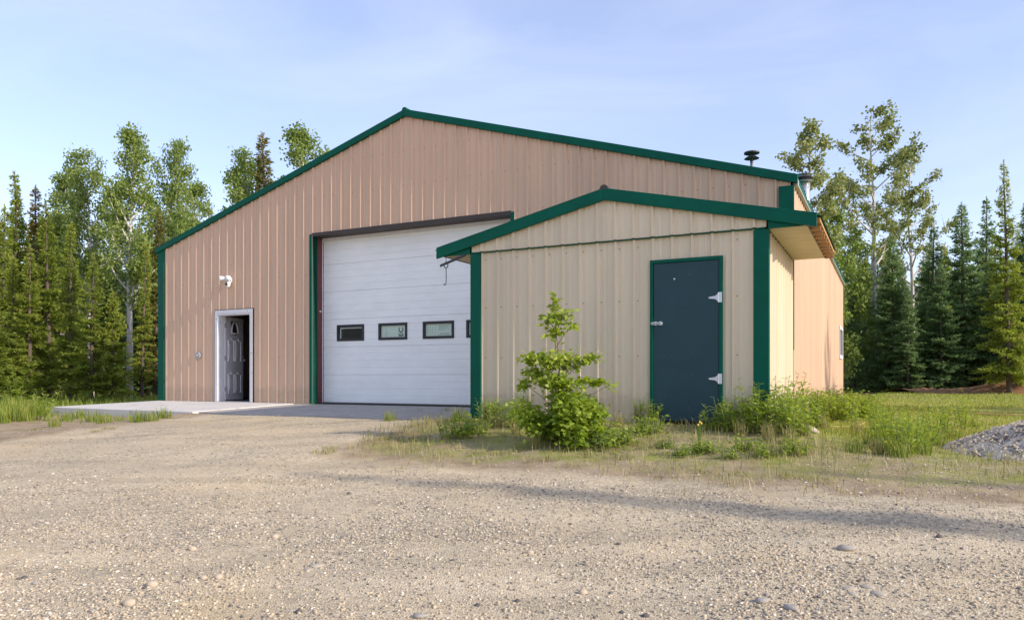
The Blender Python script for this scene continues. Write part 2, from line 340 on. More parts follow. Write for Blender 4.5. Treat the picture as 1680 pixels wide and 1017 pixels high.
# ------------------------------------------------------------------ workshop
PITCH = 0.2615
def rib_profile(x0, x1, phase=0.0, h=0.032):
    """(x, depth) of ribbed metal siding from x0 to x1"""
    pts = []
    k0 = int(math.floor((x0 - phase) / PITCH)) - 1; k1 = int(math.ceil((x1 - phase) / PITCH)) + 1
    for k in range(k0, k1):
        c = phase + k * PITCH
        pts += [(c - .032, 0), (c - .010, h), (c + .010, h), (c + .032, 0)]
        for f in (1 / 3., 2 / 3.):
            m_ = c + PITCH * f; pts += [(m_ - .022, 0), (m_ - .010, .006), (m_ + .010, .006), (m_ + .022, 0)]
    xs = [p[0] for p in pts]; ys = [p[1] for p in pts]
    inner = [(x, y) for x, y in pts if x0 + 1e-4 < x < x1 - 1e-4]
    return [(x0, float(np.interp(x0, xs, ys)))] + inner + [(x1, float(np.interp(x1, xs, ys)))]
def siding(parent, x0, x1, zspan, mat, y=0.0, phase=0.13, cuts=(), axis='x', sheets=3):
    """ribbed sheets, each one a panel; zspan(x) -> list of (z0, z1) between openings; axis 'y' runs along depth"""
    edges = [x0]; k = math.ceil((x0 - phase) / (PITCH * sheets))
    while phase + k * PITCH * sheets + PITCH * .5 < x1:
        e = phase + k * PITCH * sheets + PITCH * .5
        if e > edges[-1] + .05: edges.append(e)
        k += 1
    if x1 - edges[-1] < .08: edges.pop()
    edges.append(x1)
    for a, bb in zip(edges[:-1], edges[1:]):
        brk = [a] + [c for c in sorted(cuts) if a + 1e-3 < c < bb - 1e-3] + [bb]
        pieces = {}
        for p, q in zip(brk[:-1], brk[1:]):
            pr = rib_profile(p + (.0006 if p == a else 0), q - (.0006 if q == bb else 0), phase)
            mid = (p + q) / 2
            for j in range(len(zspan(mid))):
                vs = []
                for x, h in pr:
                    z0, z1 = zspan(min(max(x, p + 1e-4), q - 1e-4))[j]
                    for z in (z0, z1): vs.append((x, y - h, z) if axis == 'x' else (y + h, x, z))
                n_ = len(pr)
                key = (p, j) if any(len(zspan((e0 + e1) / 2)) > 1 for e0, e1 in zip(brk[:-1], brk[1:])) else 0
                pieces.setdefault(key, MB()).add(vs, [(2 * i, 2 * i + 2, 2 * i + 3, 2 * i + 1) for i in range(n_ - 1)])
        for mb in pieces.values(): mb.build('siding_panel', mat, parent, fix=False)
def screws(parent, spots, axis='x', y=0.0):
    """fastener heads in rows, far too small to pick apart"""
    vs, fs = [], []
    for x, z in spots:
        o_ = len(vs); r_ = .0095
        for dx, dz in ((r_, 0), (0, r_), (-r_, 0), (0, -r_)): vs.append((x + dx, y - .001, z + dz) if axis == 'x' else (y + .001, x + dx, z + dz))
        vs.append((x, y - .009, z) if axis == 'x' else (y + .009, x, z)); fs += [(o_, o_ + 1, o_ + 4), (o_ + 1, o_ + 2, o_ + 4), (o_ + 2, o_ + 3, o_ + 4), (o_ + 3, o_, o_ + 4)]
    tag(link('screws', np_mesh('screws', np.array(vs), np.array(fs), 'dark_metal'), parent), kind='stuff')
def roofz(s): return EAVE + (RIDGE - EAVE) * (1 - abs(s - WID / 2) / (WID / 2))

shop = link('workshop_building', None, None, (CX, CY, 0), -ANG)
tag(shop, 'large tan ribbed metal workshop with green gable trim and white overhead door', 'building')
# openings in the front wall
GX0, GX1, GZ = 4.99, 9.87, 3.68
DX0, DX1, DZ = 2.06, 3.12, 2.05
def wall_core(name, mat, pts_holes, parent):
    mb = MB()
    for (x0, x1, z0, z1f) in pts_holes: mb.prism([(x0, .03, z0), (x1, .03, z0), (x1, .03, z1f(x1)), (x0, .03, z1f(x0))], (0, .12, 0))
    return mb.build(name, mat, parent)
rz_ = lambda x: roofz(x) - .06
fw = wall_core('front_wall', 'interior_wall', [(0.03, DX0, -.25, rz_), (DX0, DX1, DZ, rz_), (DX1, GX0, -.25, rz_), (GX0, WID / 2, GZ, rz_), (WID / 2, GX1, GZ, rz_), (GX1, WID - .03, -.25, rz_)], shop)
def span_front(x):
    t = roofz(x) - .02
    if DX0 - .09 < x < DX1 + .09: return [(DZ + .10, t)]
    if GX0 < x < GX1: return [(GZ, t)]
    return [(-.02 if x < 10.6 else -.1, t)]
siding(fw, 0.02, WID - .02, span_front, 'siding_main', 0.0, 0.02, cuts=(DX0 - .09, DX1 + .09, GX0, GX1, WID / 2))
sp_ = []
for k in range(0, 57):
    x = .02 + k * PITCH + .048
    for z in (.12, 1.02, 1.92, 2.82, 3.72, 4.5, 5.2):
        if .1 < x < WID - .2 and any(z0 + .03 < z < z1 - .15 for z0, z1 in span_front(x)): sp_.append((x, z))
screws(fw, sp_)
rw = MB().box(WID - .15, WID - .03, .16, LEN - .03, -.3, EAVE - .07).build('side_wall', 'interior_wall', shop)
WY0, WY1, WZ0, WZ1 = 12.1, 13.7, 1.15, 2.13
siding(rw, 0.03, LEN - .03, lambda x: [(-.3, WZ0), (WZ1, EAVE - .03)] if WY0 < x < WY1 else [(-.3, EAVE - .03)], 'siding_main', WID, 0.05, cuts=(WY0, WY1), axis='y')
lw = MB().box(.03, .15, .16, LEN - .03, -.3, EAVE - .07).build('side_wall', 'siding_main', shop)
bw = wall_core('back_wall', 'siding_main', [(0.03, WID / 2, -.3, rz_), (WID / 2, WID - .03, -.3, rz_)], shop); bw.location.y = LEN - .16
MB().box(.16, WID - .16, .16, LEN - .16, -.12, -.004).build('floor', 'interior', shop)
# roof: two ribbed slopes with a ridge cap
for sgn in (-1, 1):
    mb = MB(); x_e = WID / 2 + sgn * (WID / 2 + .09); x_r = WID / 2
    dz = (RIDGE - EAVE) / (WID / 2); zr_, ze = RIDGE + .045, RIDGE + .045 - dz * (WID / 2 + .09)
    pr = rib_profile(-.05, LEN + .05, 0.05)
    vs = []
    for y_, h in pr: vs += [(x_r, y_, zr_ + h), (x_e, y_, ze + h)]
    n_ = len(pr); mb.add(vs, [(2 * i, 2 * i + 2, 2 * i + 3, 2 * i + 1) for i in range(n_ - 1)])
    mb.prism([(x_r, 0.16, zr_ - .08), (x_e, 0.16, ze - .08), (x_e, .16, ze - .01), (x_r, .16, zr_ - .01)], (0, LEN - .3, 0))
    mb.build('roof', 'trim_green', shop)
    # rake trim along the gable and eave trim along the side
    rk = MB(); xo = x_e
    rk.prism([(x_r, -.075, zr_ + .03), (xo, -.075, ze + .03), (xo, -.075, ze - .10), (x_r, -.075, zr_ - .10)], (0, .065, 0))
    rk.prism([(x_r, -.060, zr_ + .034), (xo, -.060, ze + .034), (xo, -.060, ze + .046), (x_r, -.060, zr_ + .046)], (0, .16, 0))
    rk.build('rake_trim', 'trim_green', shop, bevel=.006)
    e = MB(); xi = WID / 2 + sgn * (WID / 2 + .028)
    e.box(min(xi, xo - sgn * .004), max(xi, xo - sgn * .004), -.008, LEN + .03, ze - .115, ze - .01).build('eave_trim', 'eave_grey', shop, bevel=.006)
MB().tube([(WID / 2, -.07, RIDGE + .07), (WID / 2, LEN + .06, RIDGE + .07)], .06, 6).build('ridge_cap', 'trim_green', shop)
# corner trims
MB().box(-.012, .20, -.044, -.002, -.12, EAVE + .0).box(-.012, .02, -.001, .2, -.12, EAVE - .06).build('corner_trim', 'trim_green', shop, bevel=.005)
MB().box(WID - .20, WID + .034, -.044, -.002, 1.0, EAVE - .10).build('corner_trim', 'trim_green', shop, bevel=.005)
MB().box(WID - .02, WID + .044, LEN - .05, LEN + .01, -.3, EAVE - .12).build('corner_trim', 'post_red', shop, bevel=.005)
# base flashing of the front wall
for a_, b_ in ((.2, DX0 - .09), (DX1 + .09, GX0)): MB().box(a_, b_, -.012, .02, -.045, -.022).build('base_flashing', 'plywood', shop)
# overhead door opening: green jamb trim, red steel post, dark header
for s_, x in ((1, GX0), (-1, GX1)):
    MB().box(min(x, x - s_ * .02), max(x, x - s_ * .02), -.03, .14, -.05, GZ + .02).box(min(x - s_ * .02, x - s_ * .09), max(x - s_ * .02, x - s_ * .09), -.033, -.025, -.02, GZ + .02).build('jamb_trim', 'trim_green', shop, bevel=.004)
    MB().box(min(x + s_ * .0, x - s_ * .1), max(x, x - s_ * .1), .155, .31, -.05, GZ).build('jamb_post', 'post_red', shop)
    MB().box(min(x + s_ * .005, x - s_ * .05), max(x + s_ * .005, x - s_ * .05), .285, .312, -.05, GZ).build('door_stop', 'frame_white', shop)
MB().box(GX0 + .0, GX1 - .0, -.036, .30, GZ - .03, GZ + .012).box(GX0 - .02, GX1 + .02, -.036, -.026, GZ + .012, GZ + .045).build('door_header', 'header_brown', shop, bevel=.004)
MB().box(GX0 + .02, GX1 - .02, .27, .30, GZ - .09, GZ - .032).build('header_seal', 'frame_white', shop)
MB().tube([(GX0 - .004, .21, 2.02), (GX0 + .03, .21, 2.02)], .02, 8).build('conduit_strap', 'white_plastic', shop)
od = link('overhead_door', None, shop, (GX0 + .005, .33, 0))
OW = GX1 - GX0 - .01; SEC = GZ / 6
wins = [(5.384 - GX0, 6.11 - GX0), (6.517 - GX0, 7.243 - GX0), (7.656 - GX0, 8.39 - GX0), (8.70 - GX0, 9.46 - GX0)]
WB, WT = 1.365, 1.705
for i in range(6):
    z0 = i * SEC; pr = []
    for j in range(4):
        a = z0 + SEC * j / 4; c = z0 + SEC * (j + 1) / 4
        g = .010 if j == 0 else .008
        pr += [(a + .001, g), (a + g * .9, 0), (c - .010, 0), (c - .0008, .006)]
    pr[-1] = (z0 + SEC - .0008, .010)
    mb = MB(); has = z0 < WB and z0 + SEC > WT - .02
    xb = [0.0] + ([v for wn in wins for v in wn] if has else []) + [OW]
    for q in range(len(xb) - 1):
        hole = has and q % 2 == 1
        P = pr if not hole else [p for p in pr if p[0] < WB] + [(WB, 0)]
        seqs = [P] if not hole else [P, [(WT, 0)] + [p for p in pr if p[0] > WT]]
        for S in seqs:
            if len(S) < 2: continue
            vs = []
            for z, d in S: vs += [(xb[q], d, z), (xb[q + 1], d, z)]
            mb.add(vs, [(2 * k, 2 * k + 1, 2 * k + 3, 2 * k + 2) for k in range(len(S) - 1)])
    mb.build('door_panel', 'door_white', od, fix=False)
    bk = MB()
    for q in range(len(xb) - 1):
        if has and q % 2 == 1:
            bk.box(xb[q], xb[q + 1], .018, .045, z0, WB)
            if z0 + SEC > WT + .01: bk.box(xb[q], xb[q + 1], .018, .045, WT, z0 + SEC)
        else: bk.box(xb[q], xb[q + 1], .018, .045, z0, z0 + SEC)
    bk.build('panel_core', 'door_white', od)
for i, (a, c) in enumerate(wins):
    f = MB(); t = .045
    f.box(a - .01, c + .01, -.018, .02, WT - t, WT + .01).box(a - .01, c + .01, -.018, .02, WB - .01, WB + t)
    f.box(a - .01, a + t, -.018, .02, WB + t, WT - t).box(c - t, c + .01, -.018, .02, WB + t, WT - t)
    f.build('window_frame', 'frame_black', od, bevel=.006)
    MB().box(a + t - .002, c - t + .002, .002, .006, WB + t - .002, WT - t + .002).build('window_pane', 'glass', od)
    if i in (1, 2, 3):
        MB().box(a + .02, c - .02, .028, .04, WB + .02, WT - .02).build('foam_board', 'foam_board', od)
    else:
        MB().box(a + t, a + t + .035, .03, .04, WB + .03, WT - .03).box(a + t, c - t, .03, .04, WT - .075, WT - .05).build('inner_frame', 'frame_white', od)
def letters(txt, size, mat, parent, loc, rot, name='lettering'):
    cu = bpy.data.curves.new('txt', 'FONT'); cu.body = txt; cu.size = size; cu.extrude = 0.0008; cu.offset = size * .02
    tmp = bpy.data.objects.new('txt', cu); COL.objects.link(tmp); bpy.context.view_layer.update()
    me = bpy.data.meshes.new_from_object(tmp.evaluated_get(bpy.context.evaluated_depsgraph_get()))
    bpy.data.objects.remove(tmp); me.materials.clear(); me.materials.append(MATS[mat])
    o = link(name, me, parent, loc); o.rotation_euler = rot; return o
letters('EC', .165, 'ink', od, (wins[1][1] - .115, .0265, WB + .055), (R(90), R(-90), 0))
mb = MB()
a = wins[1][0]
mb.box(a + .17, a + .176, .0255, .027, WB + .12, WT - .06).box(a + .13, a + .22, .0255, .027, WB + .105, WB + .112).box(a + .15, a + .2, .0255, .027, WB + .07, WB + .078)
mb.build('print_marks', 'ink_pale', od)
a = wins[2][0]; mb = MB()
for r_ in range(5): mb.box(a + .36, a + .36 + (.26, .24, .22, .25, .16)[r_], .0255, .027, WT - .085 - r_ * .022, WT - .078 - r_ * .022)
for r_ in range(3): mb.box(a + .34 + .03 * r_, a + .62, .0255, .027, WB + .072 + r_ * .014, WB + .077 + r_ * .014)
for r_ in range(4): mb.box(a + .09 + r_ * .06, a + .095 + r_ * .06, .0255, .027, WB + .1, WT - .09)
mb.build('print_marks', 'ink_pale', od)
# entry door, standing open inwards
fr = MB()
fr.box(DX0 - .09, DX0, -.035, .03, -.02, DZ + .09).box(DX1, DX1 + .075, -.035, .03, -.02, DZ + .09).box(DX0, DX1, -.035, .03, DZ, DZ + .09)
fr.box(DX0 - .002, DX0 + .03, -.02, .16, -.02, DZ - .002).box(DX1 - .03, DX1 + .002, -.02, .16, -.02, DZ - .002).box(DX0 + .03, DX1 - .03, -.02, .16, DZ - .03, DZ - .001)
dfr = fr.build('door_frame', 'frame_white', shop, bevel=.004)
MB().box(DX0 - .105, DX0 - .091, -.03, .0, -.02, DZ + .10).box(DX1 + .076, DX1 + .09, -.03, .0, -.02, DZ + .10).box(DX0 - .105, DX1 + .09, -.03, .0, DZ + .092, DZ + .105).build('frame_gasket', 'frame_black', dfr)
MB().box(DX0, DX1, -.03, .18, -.03, -.006).build('threshold', 'grey_plastic', dfr)
for z0_, z1_ in ((.9, 1.06), (1.2, 1.26)): MB().box(DX1 - .033, DX1 - .0295, .05, .08, z0_, z1_).build('strike_plate', 'galv', dfr)
LW = .93
leaf = link('entry_door', None, shop, (DX0 + .035, .17, 0), R(111))
lf = MB()     # local x along the leaf, its street face at -y
arch = [(.30, 1.63)] + [(LW / 2 + .165 * math.cos(t_), 1.66 + .25 * math.sin(t_)) for t_ in np.linspace(math.pi, 0, 11)] + [(LW - .30, 1.63)]
lf.box(0, LW, -.002, .04, .01, 1.60).box(0, .28, -.002, .04, 1.60, 2.02).box(LW - .28, LW, -.002, .04, 1.60, 2.02).box(.28, LW - .28, -.002, .04, 1.93, 2.02)
lf.build('leaf', 'leaf_white', leaf, bevel=.003)
ring = MB(); pts = [(x, z) for x, z in arch]
for sgn_ in (0,):
    P = [(x, -.012, z) for x, z in pts] + [(pts[0][0], -.012, pts[0][1])]
    ring.tube(P, .022, 6)
ring.build('window_moulding', 'frame_white', leaf, smooth=True)
MB().box(.275, LW - .275, .012, .018, 1.60, 1.935).build('window_pane', 'black_plastic', leaf)
for (x0, x1, z0, z1) in ((.14, .43, .95, 1.50), (.50, .79, .95, 1.50), (.14, .43, .18, .68), (.50, .79, .18, .68)):
    pm = MB(); xm = (x0 + x1) / 2
    P = [(x0, -.008, z0), (x1, -.008, z0), (x1, -.008, z1 - .05), (xm + .05, -.008, z1 - .05), (xm, -.008, z1), (xm - .05, -.008, z1 - .05), (x0, -.008, z1 - .05), (x0, -.008, z0)]
    pm.tube(P, .012, 5); pm.box(x0 + .07, x1 - .07, -.010, -.001, z0 + .07, z1 - .12); pm.build('raised_panel', 'leaf_white', leaf)
MB().tube([(LW - .06, -.002, .98), (LW - .06, -.04, .98), (LW - .06, -.05, .98), (LW - .06, -.085, .98)], [.028, .014, .028, .024], 10).build('door_knob', 'galv', leaf, smooth=True)
MB().tube([(LW - .06, -.002, 1.13), (LW - .06, -.03, 1.13)], .026, 10).build('deadbolt', 'galv', leaf)
for z in (.28, 1.02, 1.80): MB().box(-.03, .035, -.012, -.003, z - .055, z + .055).tube([(-.006, -.014, z - .055), (-.006, -.014, z + .055)], .009, 6).build('hinge', 'grey_plastic', leaf)
# flues on the right slope
def flue(name, s_, d_, ztop, r_, capw, kind):
    zb = roofz(s_) - .05
    p = MB().tube([(s_, d_, zb), (s_, d_, ztop - .1)], r_, 14).build(name, 'galv', shop, smooth=True)
    if kind == 'wide':
        for k_, z in enumerate((ztop - .20, ztop - .12, ztop - .04)):
            MB().tube([(s_, d_, z - .03), (s_, d_, z), (s_, d_, z + .012)], [capw * .82, capw, capw * (.95 if k_ < 2 else .55)], 16).build('cap_ring', 'galv' if k_ != 1 else 'dark_metal', p)
        MB().tube([(s_, d_, zb), (s_, d_, zb + .14)], [r_ * 1.9, r_ * 1.05], 14).build('flashing', 'galv', p)
        for z in (ztop - .75, ztop - 1.2): MB().tube([(s_, d_, z), (s_, d_, z + .03)], r_ * 1.05, 14).build('pipe_band', 'galv', p)
    else:
        MB().tube([(s_, d_, ztop - .16), (s_, d_, ztop - .115), (s_, d_, ztop - .10)], [capw * .97, capw * .6, capw * .2], 16).build('cap_plate', 'dark_metal', p)
        MB().tube([(s_, d_, ztop - .045), (s_, d_, ztop - .015), (s_, d_, ztop)], [capw, capw * .98, capw * .7], 16).build('cap_plate', 'dark_metal', p)
        for a_ in (0, 2.1, 4.2): MB().tube([(s_ + .05 * math.cos(a_), d_ + .05 * math.sin(a_), ztop - .13), (s_ + .05 * math.cos(a_), d_ + .05 * math.sin(a_), ztop - .02)], .007, 4).build('cap_strut', 'dark_metal', p)
flue('chimney_pipe', WID - .36, 5.75, 5.27, .125, .19, 'wide')
flue('chimney_pipe', WID - 1.42, 5.05, 5.72, .036, .175, 'thin')
# window in the long side wall
sw = MB(); x = WID + .03
sw.box(x - .05, x + .035, WY0 - .01, WY1 + .01, WZ1 - .09, WZ1 + .01).box(x - .05, x + .035, WY0 - .01, WY1 + .01, WZ0 - .01, WZ0 + .09).box(x - .05, x + .035, WY0 - .01, WY0 + .08, WZ0 + .09, WZ1 - .09).box(x - .05, x + .035, WY1 - .08, WY1 + .01, WZ0 + .09, WZ1 - .09)
swo = sw.build('side_window', 'frame_white', shop)
MB().box(x - .04, x - .03, WY0 + .075, WY1 - .075, WZ0 + .085, WZ1 - .085).build('window_pane', 'black_plastic', swo)

# ------------------------------------------------------------------ things on the workshop wall
def on_wall(name, s_, z, label, cat):
    o = link(name, None, None, world(s_, 0.0, z), -ANG); return tag(o, label, cat)
fl = on_wall('security_light', 2.44, 2.84, 'white twin-head security floodlight on tan wall above the open door', 'light')
MB().tube([(.03, 0, 0), (.03, -.05, 0)], [.075, .07], 14).build('base', 'white_plastic', fl)
MB().tube([(.03, -.05, 0), (-.03, -.10, .01)], .018, 8).build('arm', 'white_plastic', fl)
MB().tube([(-.02, -.07, .02), (-.09, -.14, .035), (-.13, -.19, .02)], [.03, .055, .068], 12).build('lamp_head', 'white_plastic', fl, smooth=True)
MB().tube([(.05, -.05, .01), (.10, -.13, .03), (.12, -.19, .01)], [.03, .06, .075], 12).build('lamp_head', 'white_plastic', fl, smooth=True)
se = MB().tube([(.04, -.05, -.05), (.04, -.09, -.09), (.045, -.10, -.17)], [.04, .055, .045], 12).build('sensor', 'white_plastic', fl, smooth=True)
MB().tube([(.048, -.135, -.10), (.05, -.16, -.115)], [.03, .03], 10).build('lens', 'black_plastic', se)
ob = on_wall('outlet_box', 1.41, 1.086, 'small round grey electrical outlet box on the tan wall beside the door', 'outlet')
MB().tube([(0, .0, 0), (0, -.045, 0), (0, -.055, 0)], [.085, .085, .07], 16).build('cover', 'grey_plastic', ob)
MB().tube([(0, -.055, .0), (0, -.075, 0)], .03, 10).build('knob', 'galv', ob)

# ------------------------------------------------------------------ slab and apron
sl = MB(); S0, S1, DF = 0.0, 4.45, 2.73
P = lambda s_, D, z: world(s_, D, z)
sl.add([P(S0, .02, -.022), P(S1, .02, -.022), P(S1, DF, -.095), P(S0, DF, -.085), P(S0, .02, -.45), P(S1, .02, -.45), P(S1, DF, -.45), P(S0, DF, -.45)],
       [(0, 1, 2, 3), (0, 4, 5, 1), (1, 5, 6, 2), (2, 6, 7, 3), (3, 7, 4, 0)])
tag(sl.build('concrete_slab', 'concrete', None, bevel=.012), 'pale concrete slab in front of the open entry door', kind='structure')
ap = MB()
A_ = [P(S1 + .01, -.3, -.03), P(10.75, -.3, -.03), P(10.75, 1.6, -.07), P(10.3, 2.3, -.10), P(9.2, 2.62, -.11), P(7.5, 2.55, -.105), P(6.0, 2.68, -.108), P(S1 + .01, 2.6, -.105)]
ap.add(A_ + [(p[0], p[1], -.4) for p in A_], [tuple(range(8)), *[(i, (i + 1) % 8, 8 + (i + 1) % 8, 8 + i) for i in range(8)]])
tag(ap.build('concrete_apron', 'apron_concrete'), 'darker grey concrete apron before the overhead door', kind='structure')

# ------------------------------------------------------------------ storage shed
shed = link('storage_shed', None, None, world(10.69, 2.86, 0), -ANG)       # local x along the front, y back to the workshop
tag(shed, 'small taupe metal shed with green gable trim and steel door against the workshop', 'shed')
SW, SDp, SH = 4.22, 2.79, 2.43
TX0, TX1, TZ = SW - 1.479, SW - .524, 2.125      # outer edges of the door trim
RS = .224; OV = .60
def srz(x): return SH + .66 - RS * abs(x - SW / 2)   # top of rake line
sfw = MB()
for (x0, x1, z0, z1) in ((.03, TX0 + .02, -.35, SH), (TX0 + .02, TX1 - .02, TZ - .03, SH), (TX1 - .02, SW - .03, -.35, SH)): sfw.box(x0, x1, .03, .12, z0, z1)
sfw.prism([(.03, .03, SH + .001), (SW - .03, .03, SH + .001), (SW - .03, .03, srz(SW) - .06), (SW / 2, .03, srz(SW / 2) - .06), (.03, .03, srz(0) - .06)], (0, .09, 0))
sfw = sfw.build('front_wall', 'interior_wall', shed)
siding(sfw, .02, SW - .02, lambda x: [(TZ - .01, SH)] if TX0 < x < TX1 else [(-.055, SH)], 'siding_shed', 0.0, SW - 3.796 + .0, cuts=(TX0, TX1))
screws(sfw, [(SW - 3.796 + k * PITCH + .048, z) for k in range(-1, 15) for z in (.1, .85, 1.6, 2.32) if .16 < SW - 3.796 + k * PITCH + .048 < SW - .16 and not TX0 - .05 < SW - 3.796 + k * PITCH + .048 < TX1 + .05])
gab = MB().box(.02, SW - .02, -.02, .025, SH + .002, SH + .012).build('gable', 'siding_shed', shed)
siding(gab, -.01, SW + .01, lambda x: [(SH + .012, srz(x) - .03)], 'siding_shed', -.03, SW - 3.796 + .0, cuts=(SW / 2,))
MB().box(-.02, SW + .0, -.050, .02, SH - .008, SH + .003).build('gable_flashing', 'trim_green', shed, bevel=.003)
srw = MB().box(SW - .12, SW - .03, .13, SDp, -.35, SH - .02).build('side_wall', 'interior_wall', shed)
siding(srw, .02, SDp, lambda x: [(-.25, SH - .004)], 'siding_shed', SW, 0.08, axis='y')
slw = MB().box(.03, .12, .13, SDp, -.35, SH - .02).build('side_wall', 'siding_shed', shed)
MB().box(.13, SW - .13, .13, SDp - .02, -.3, -.03).build('floor', 'interior', shed)
# corner posts
MB().box(-.03, .145, -.046, -.004, -.16, SH - .014).box(-.03, .001, -.003, .14, -.16, SH - .014).build('corner_trim', 'trim_green', shed, bevel=.004)
MB().box(SW - .145, SW + .044, -.046, -.004, -.16, SH - .014).box(SW + .034, SW + .044, -.003, .05, -.16, SH - .014).build('corner_trim', 'trim_green', shed, bevel=.004)
# roof, rakes, eaves
for sgn in (-1, 1):
    xr = SW / 2; xe = SW / 2 + sgn * (SW / 2 + OV); zt = srz(xr) + .012; ze = srz(xe) + .012
    mb = MB(); y0, y1 = -.075, SDp + .02
    if sgn > 0: y1 = SDp - .06
    pr = rib_profile(y0, y1, 0.03, .02); vs = []
    xo = xe + sgn * .05; zo = ze - .05 * RS
    for y_, h in pr: vs += [(xr, y_, zt + .03 + h), (xo, y_, zo + .03 + h)]
    mb.add(vs, [(2 * i, 2 * i + 2, 2 * i + 3, 2 * i + 1) for i in range(len(pr) - 1)])
    mb.build('roof_sheet', 'trim_green', shed, fix=False)
    MB().prism([(xr, y0 + .06, zt - .02), (xo - sgn * .02, y0 + .06, zo - .02), (xo - sgn * .02, y0 + .06, zo + .018), (xr, y0 + .06, zt + .018)], (0, y1 - y0 - .06, 0)).build('roof_deck', 'roof_wood', shed)
    for k_ in range(9):
        yy = .25 + k_ * .30
        if sgn > 0 and yy < y1 - .05: MB().box(min(xe - sgn * .10, xo - sgn * .03), max(xe - sgn * .10, xo - sgn * .03), yy, yy + .04, zo - .09, zo - .022).build('rafter_tail', 'roof_wood', shed)
    MB().prism([(xr, -.105, zt + .04), (xe, -.105, ze + .04), (xe, -.105, ze - .115), (xr, -.105, zt - .11)], (0, .04, 0)).prism([(xr, -.10, zt + .055), (xe, -.10, ze + .055), (xe, -.10, ze + .042), (xr, -.10, zt + .042)], (0, .12, 0)).build('rake_trim', 'trim_green', shed, bevel=.004)
    # boxed soffit and its fascia
    xs0 = SW / 2 + sgn * (SW / 2 + .001 + (.03 if sgn < 0 else .035)); xs1 = SW / 2 + sgn * (SW / 2 + .49)
    MB().box(min(xs0, xs1), max(xs0, xs1), -.06, SDp - .02, SH - .014, SH - .001).build('soffit', 'plywood', shed)
    MB().box(min(xs1, xs1 + sgn * .02), max(xs1, xs1 + sgn * .02), -.06, SDp - .02, SH - .022, ze + .005).build('eave_fascia', 'trim_green' if sgn < 0 else 'header_brown', shed)
    MB().prism([(xs0, -.062, SH - .016), (xs1, -.062, SH - .016), (xs1, -.062, srz(xs1) - .10), (xs0, -.062, srz(xs0) - .10)], (0, .03, 0)).build('eave_return', 'trim_green', shed)
MB().tube([(SW / 2, -.10, srz(SW / 2) + .05), (SW / 2, SDp - .08, srz(SW / 2) + .05)], .065, 8).build('ridge_cap', 'header_brown', shed)
# steel door
t = .045
dfm = MB().box(TX0, TX0 + t, -.045, .03, -.04, TZ).box(TX1 - t, TX1, -.045, .03, -.04, TZ).box(TX0 + t, TX1 - t, -.045, .03, TZ - t, TZ).build('door_frame', 'trim_green', shed, bevel=.004)
sdr = MB().box(TX0 + t + .004, TX1 - t - .004, -.030, .012, -.012, TZ - t - .004).build('shed_door', 'shed_door', shed, bevel=.004)
for z in (1.59, .545):
    mb = MB(); xh = TX1 - t + .01
    mb.box(xh - .02, xh + .03, -.052, -.046, z - .065, z + .065)
    mb.prism([(xh - .02, -.040, z - .05), (xh - .02, -.040, z + .05), (xh - .06, -.040, z + .02), (xh - .14, -.040, z + .010), (xh - .14, -.040, z - .010), (xh - .06, -.040, z - .02)], (0, .008, 0))
    mb.tube([(xh - .016, -.05, z - .06), (xh - .016, -.05, z + .06)], .009, 8); mb.build('strap_hinge', 'galv', sdr)
xl = TX0 + t; la = MB().box(xl - .02, xl + .13, -.046, -.036, 1.262, 1.298)
la.tube([(xl - .03, -.055, 1.28), (xl + .11, -.055, 1.28)], .009, 8).box(xl + .03, xl + .05, -.058, -.046, 1.255, 1.305).box(xl + .095, xl + .115, -.058, -.046, 1.255, 1.305).build('bolt_latch', 'galv', sdr)
MB().tube([(TX0 + .33, -.028, 1.86), (TX0 + .33, -.036, 1.86)], [.014, .012], 10).build('peephole', 'galv', sdr)
MB().prism([(-.56, -.06, srz(-.56) - .20), (-.10, -.06, srz(-.10) - .165), (-.10, -.06, srz(-.10) - .20), (-.56, -.06, srz(-.56) - .235)], (0, .02, 0)).build('drip_board', 'dark_metal', shed)
# iron hook hanging from the left eave
hk = link('iron_hook', None, None, world(10.69 - .50, 2.86 - .02, SH - .03), -ANG); tag(hk, 'rusty iron hook on a ring hanging from the shed eave', 'hook')
MB().tube([(0, 0, .02), (0, 0, -.08)], .006, 6).build('hanger', 'dark_metal', hk)
MB().tube([(.035 * math.sin(a_), 0, -.115 + .035 * math.cos(a_)) for a_ in np.linspace(0, 2 * math.pi, 17)], .007, 6).build('ring', 'dark_metal', hk, smooth=True)
MB().tube([(0, 0, -.15), (0.004, 0, -.30), (0, 0, -.38), (-.01, 0, -.41), (-.03, 0, -.415), (-.04, 0, -.39)], .007, 6).build('shank', 'dark_metal', hk, smooth=True)

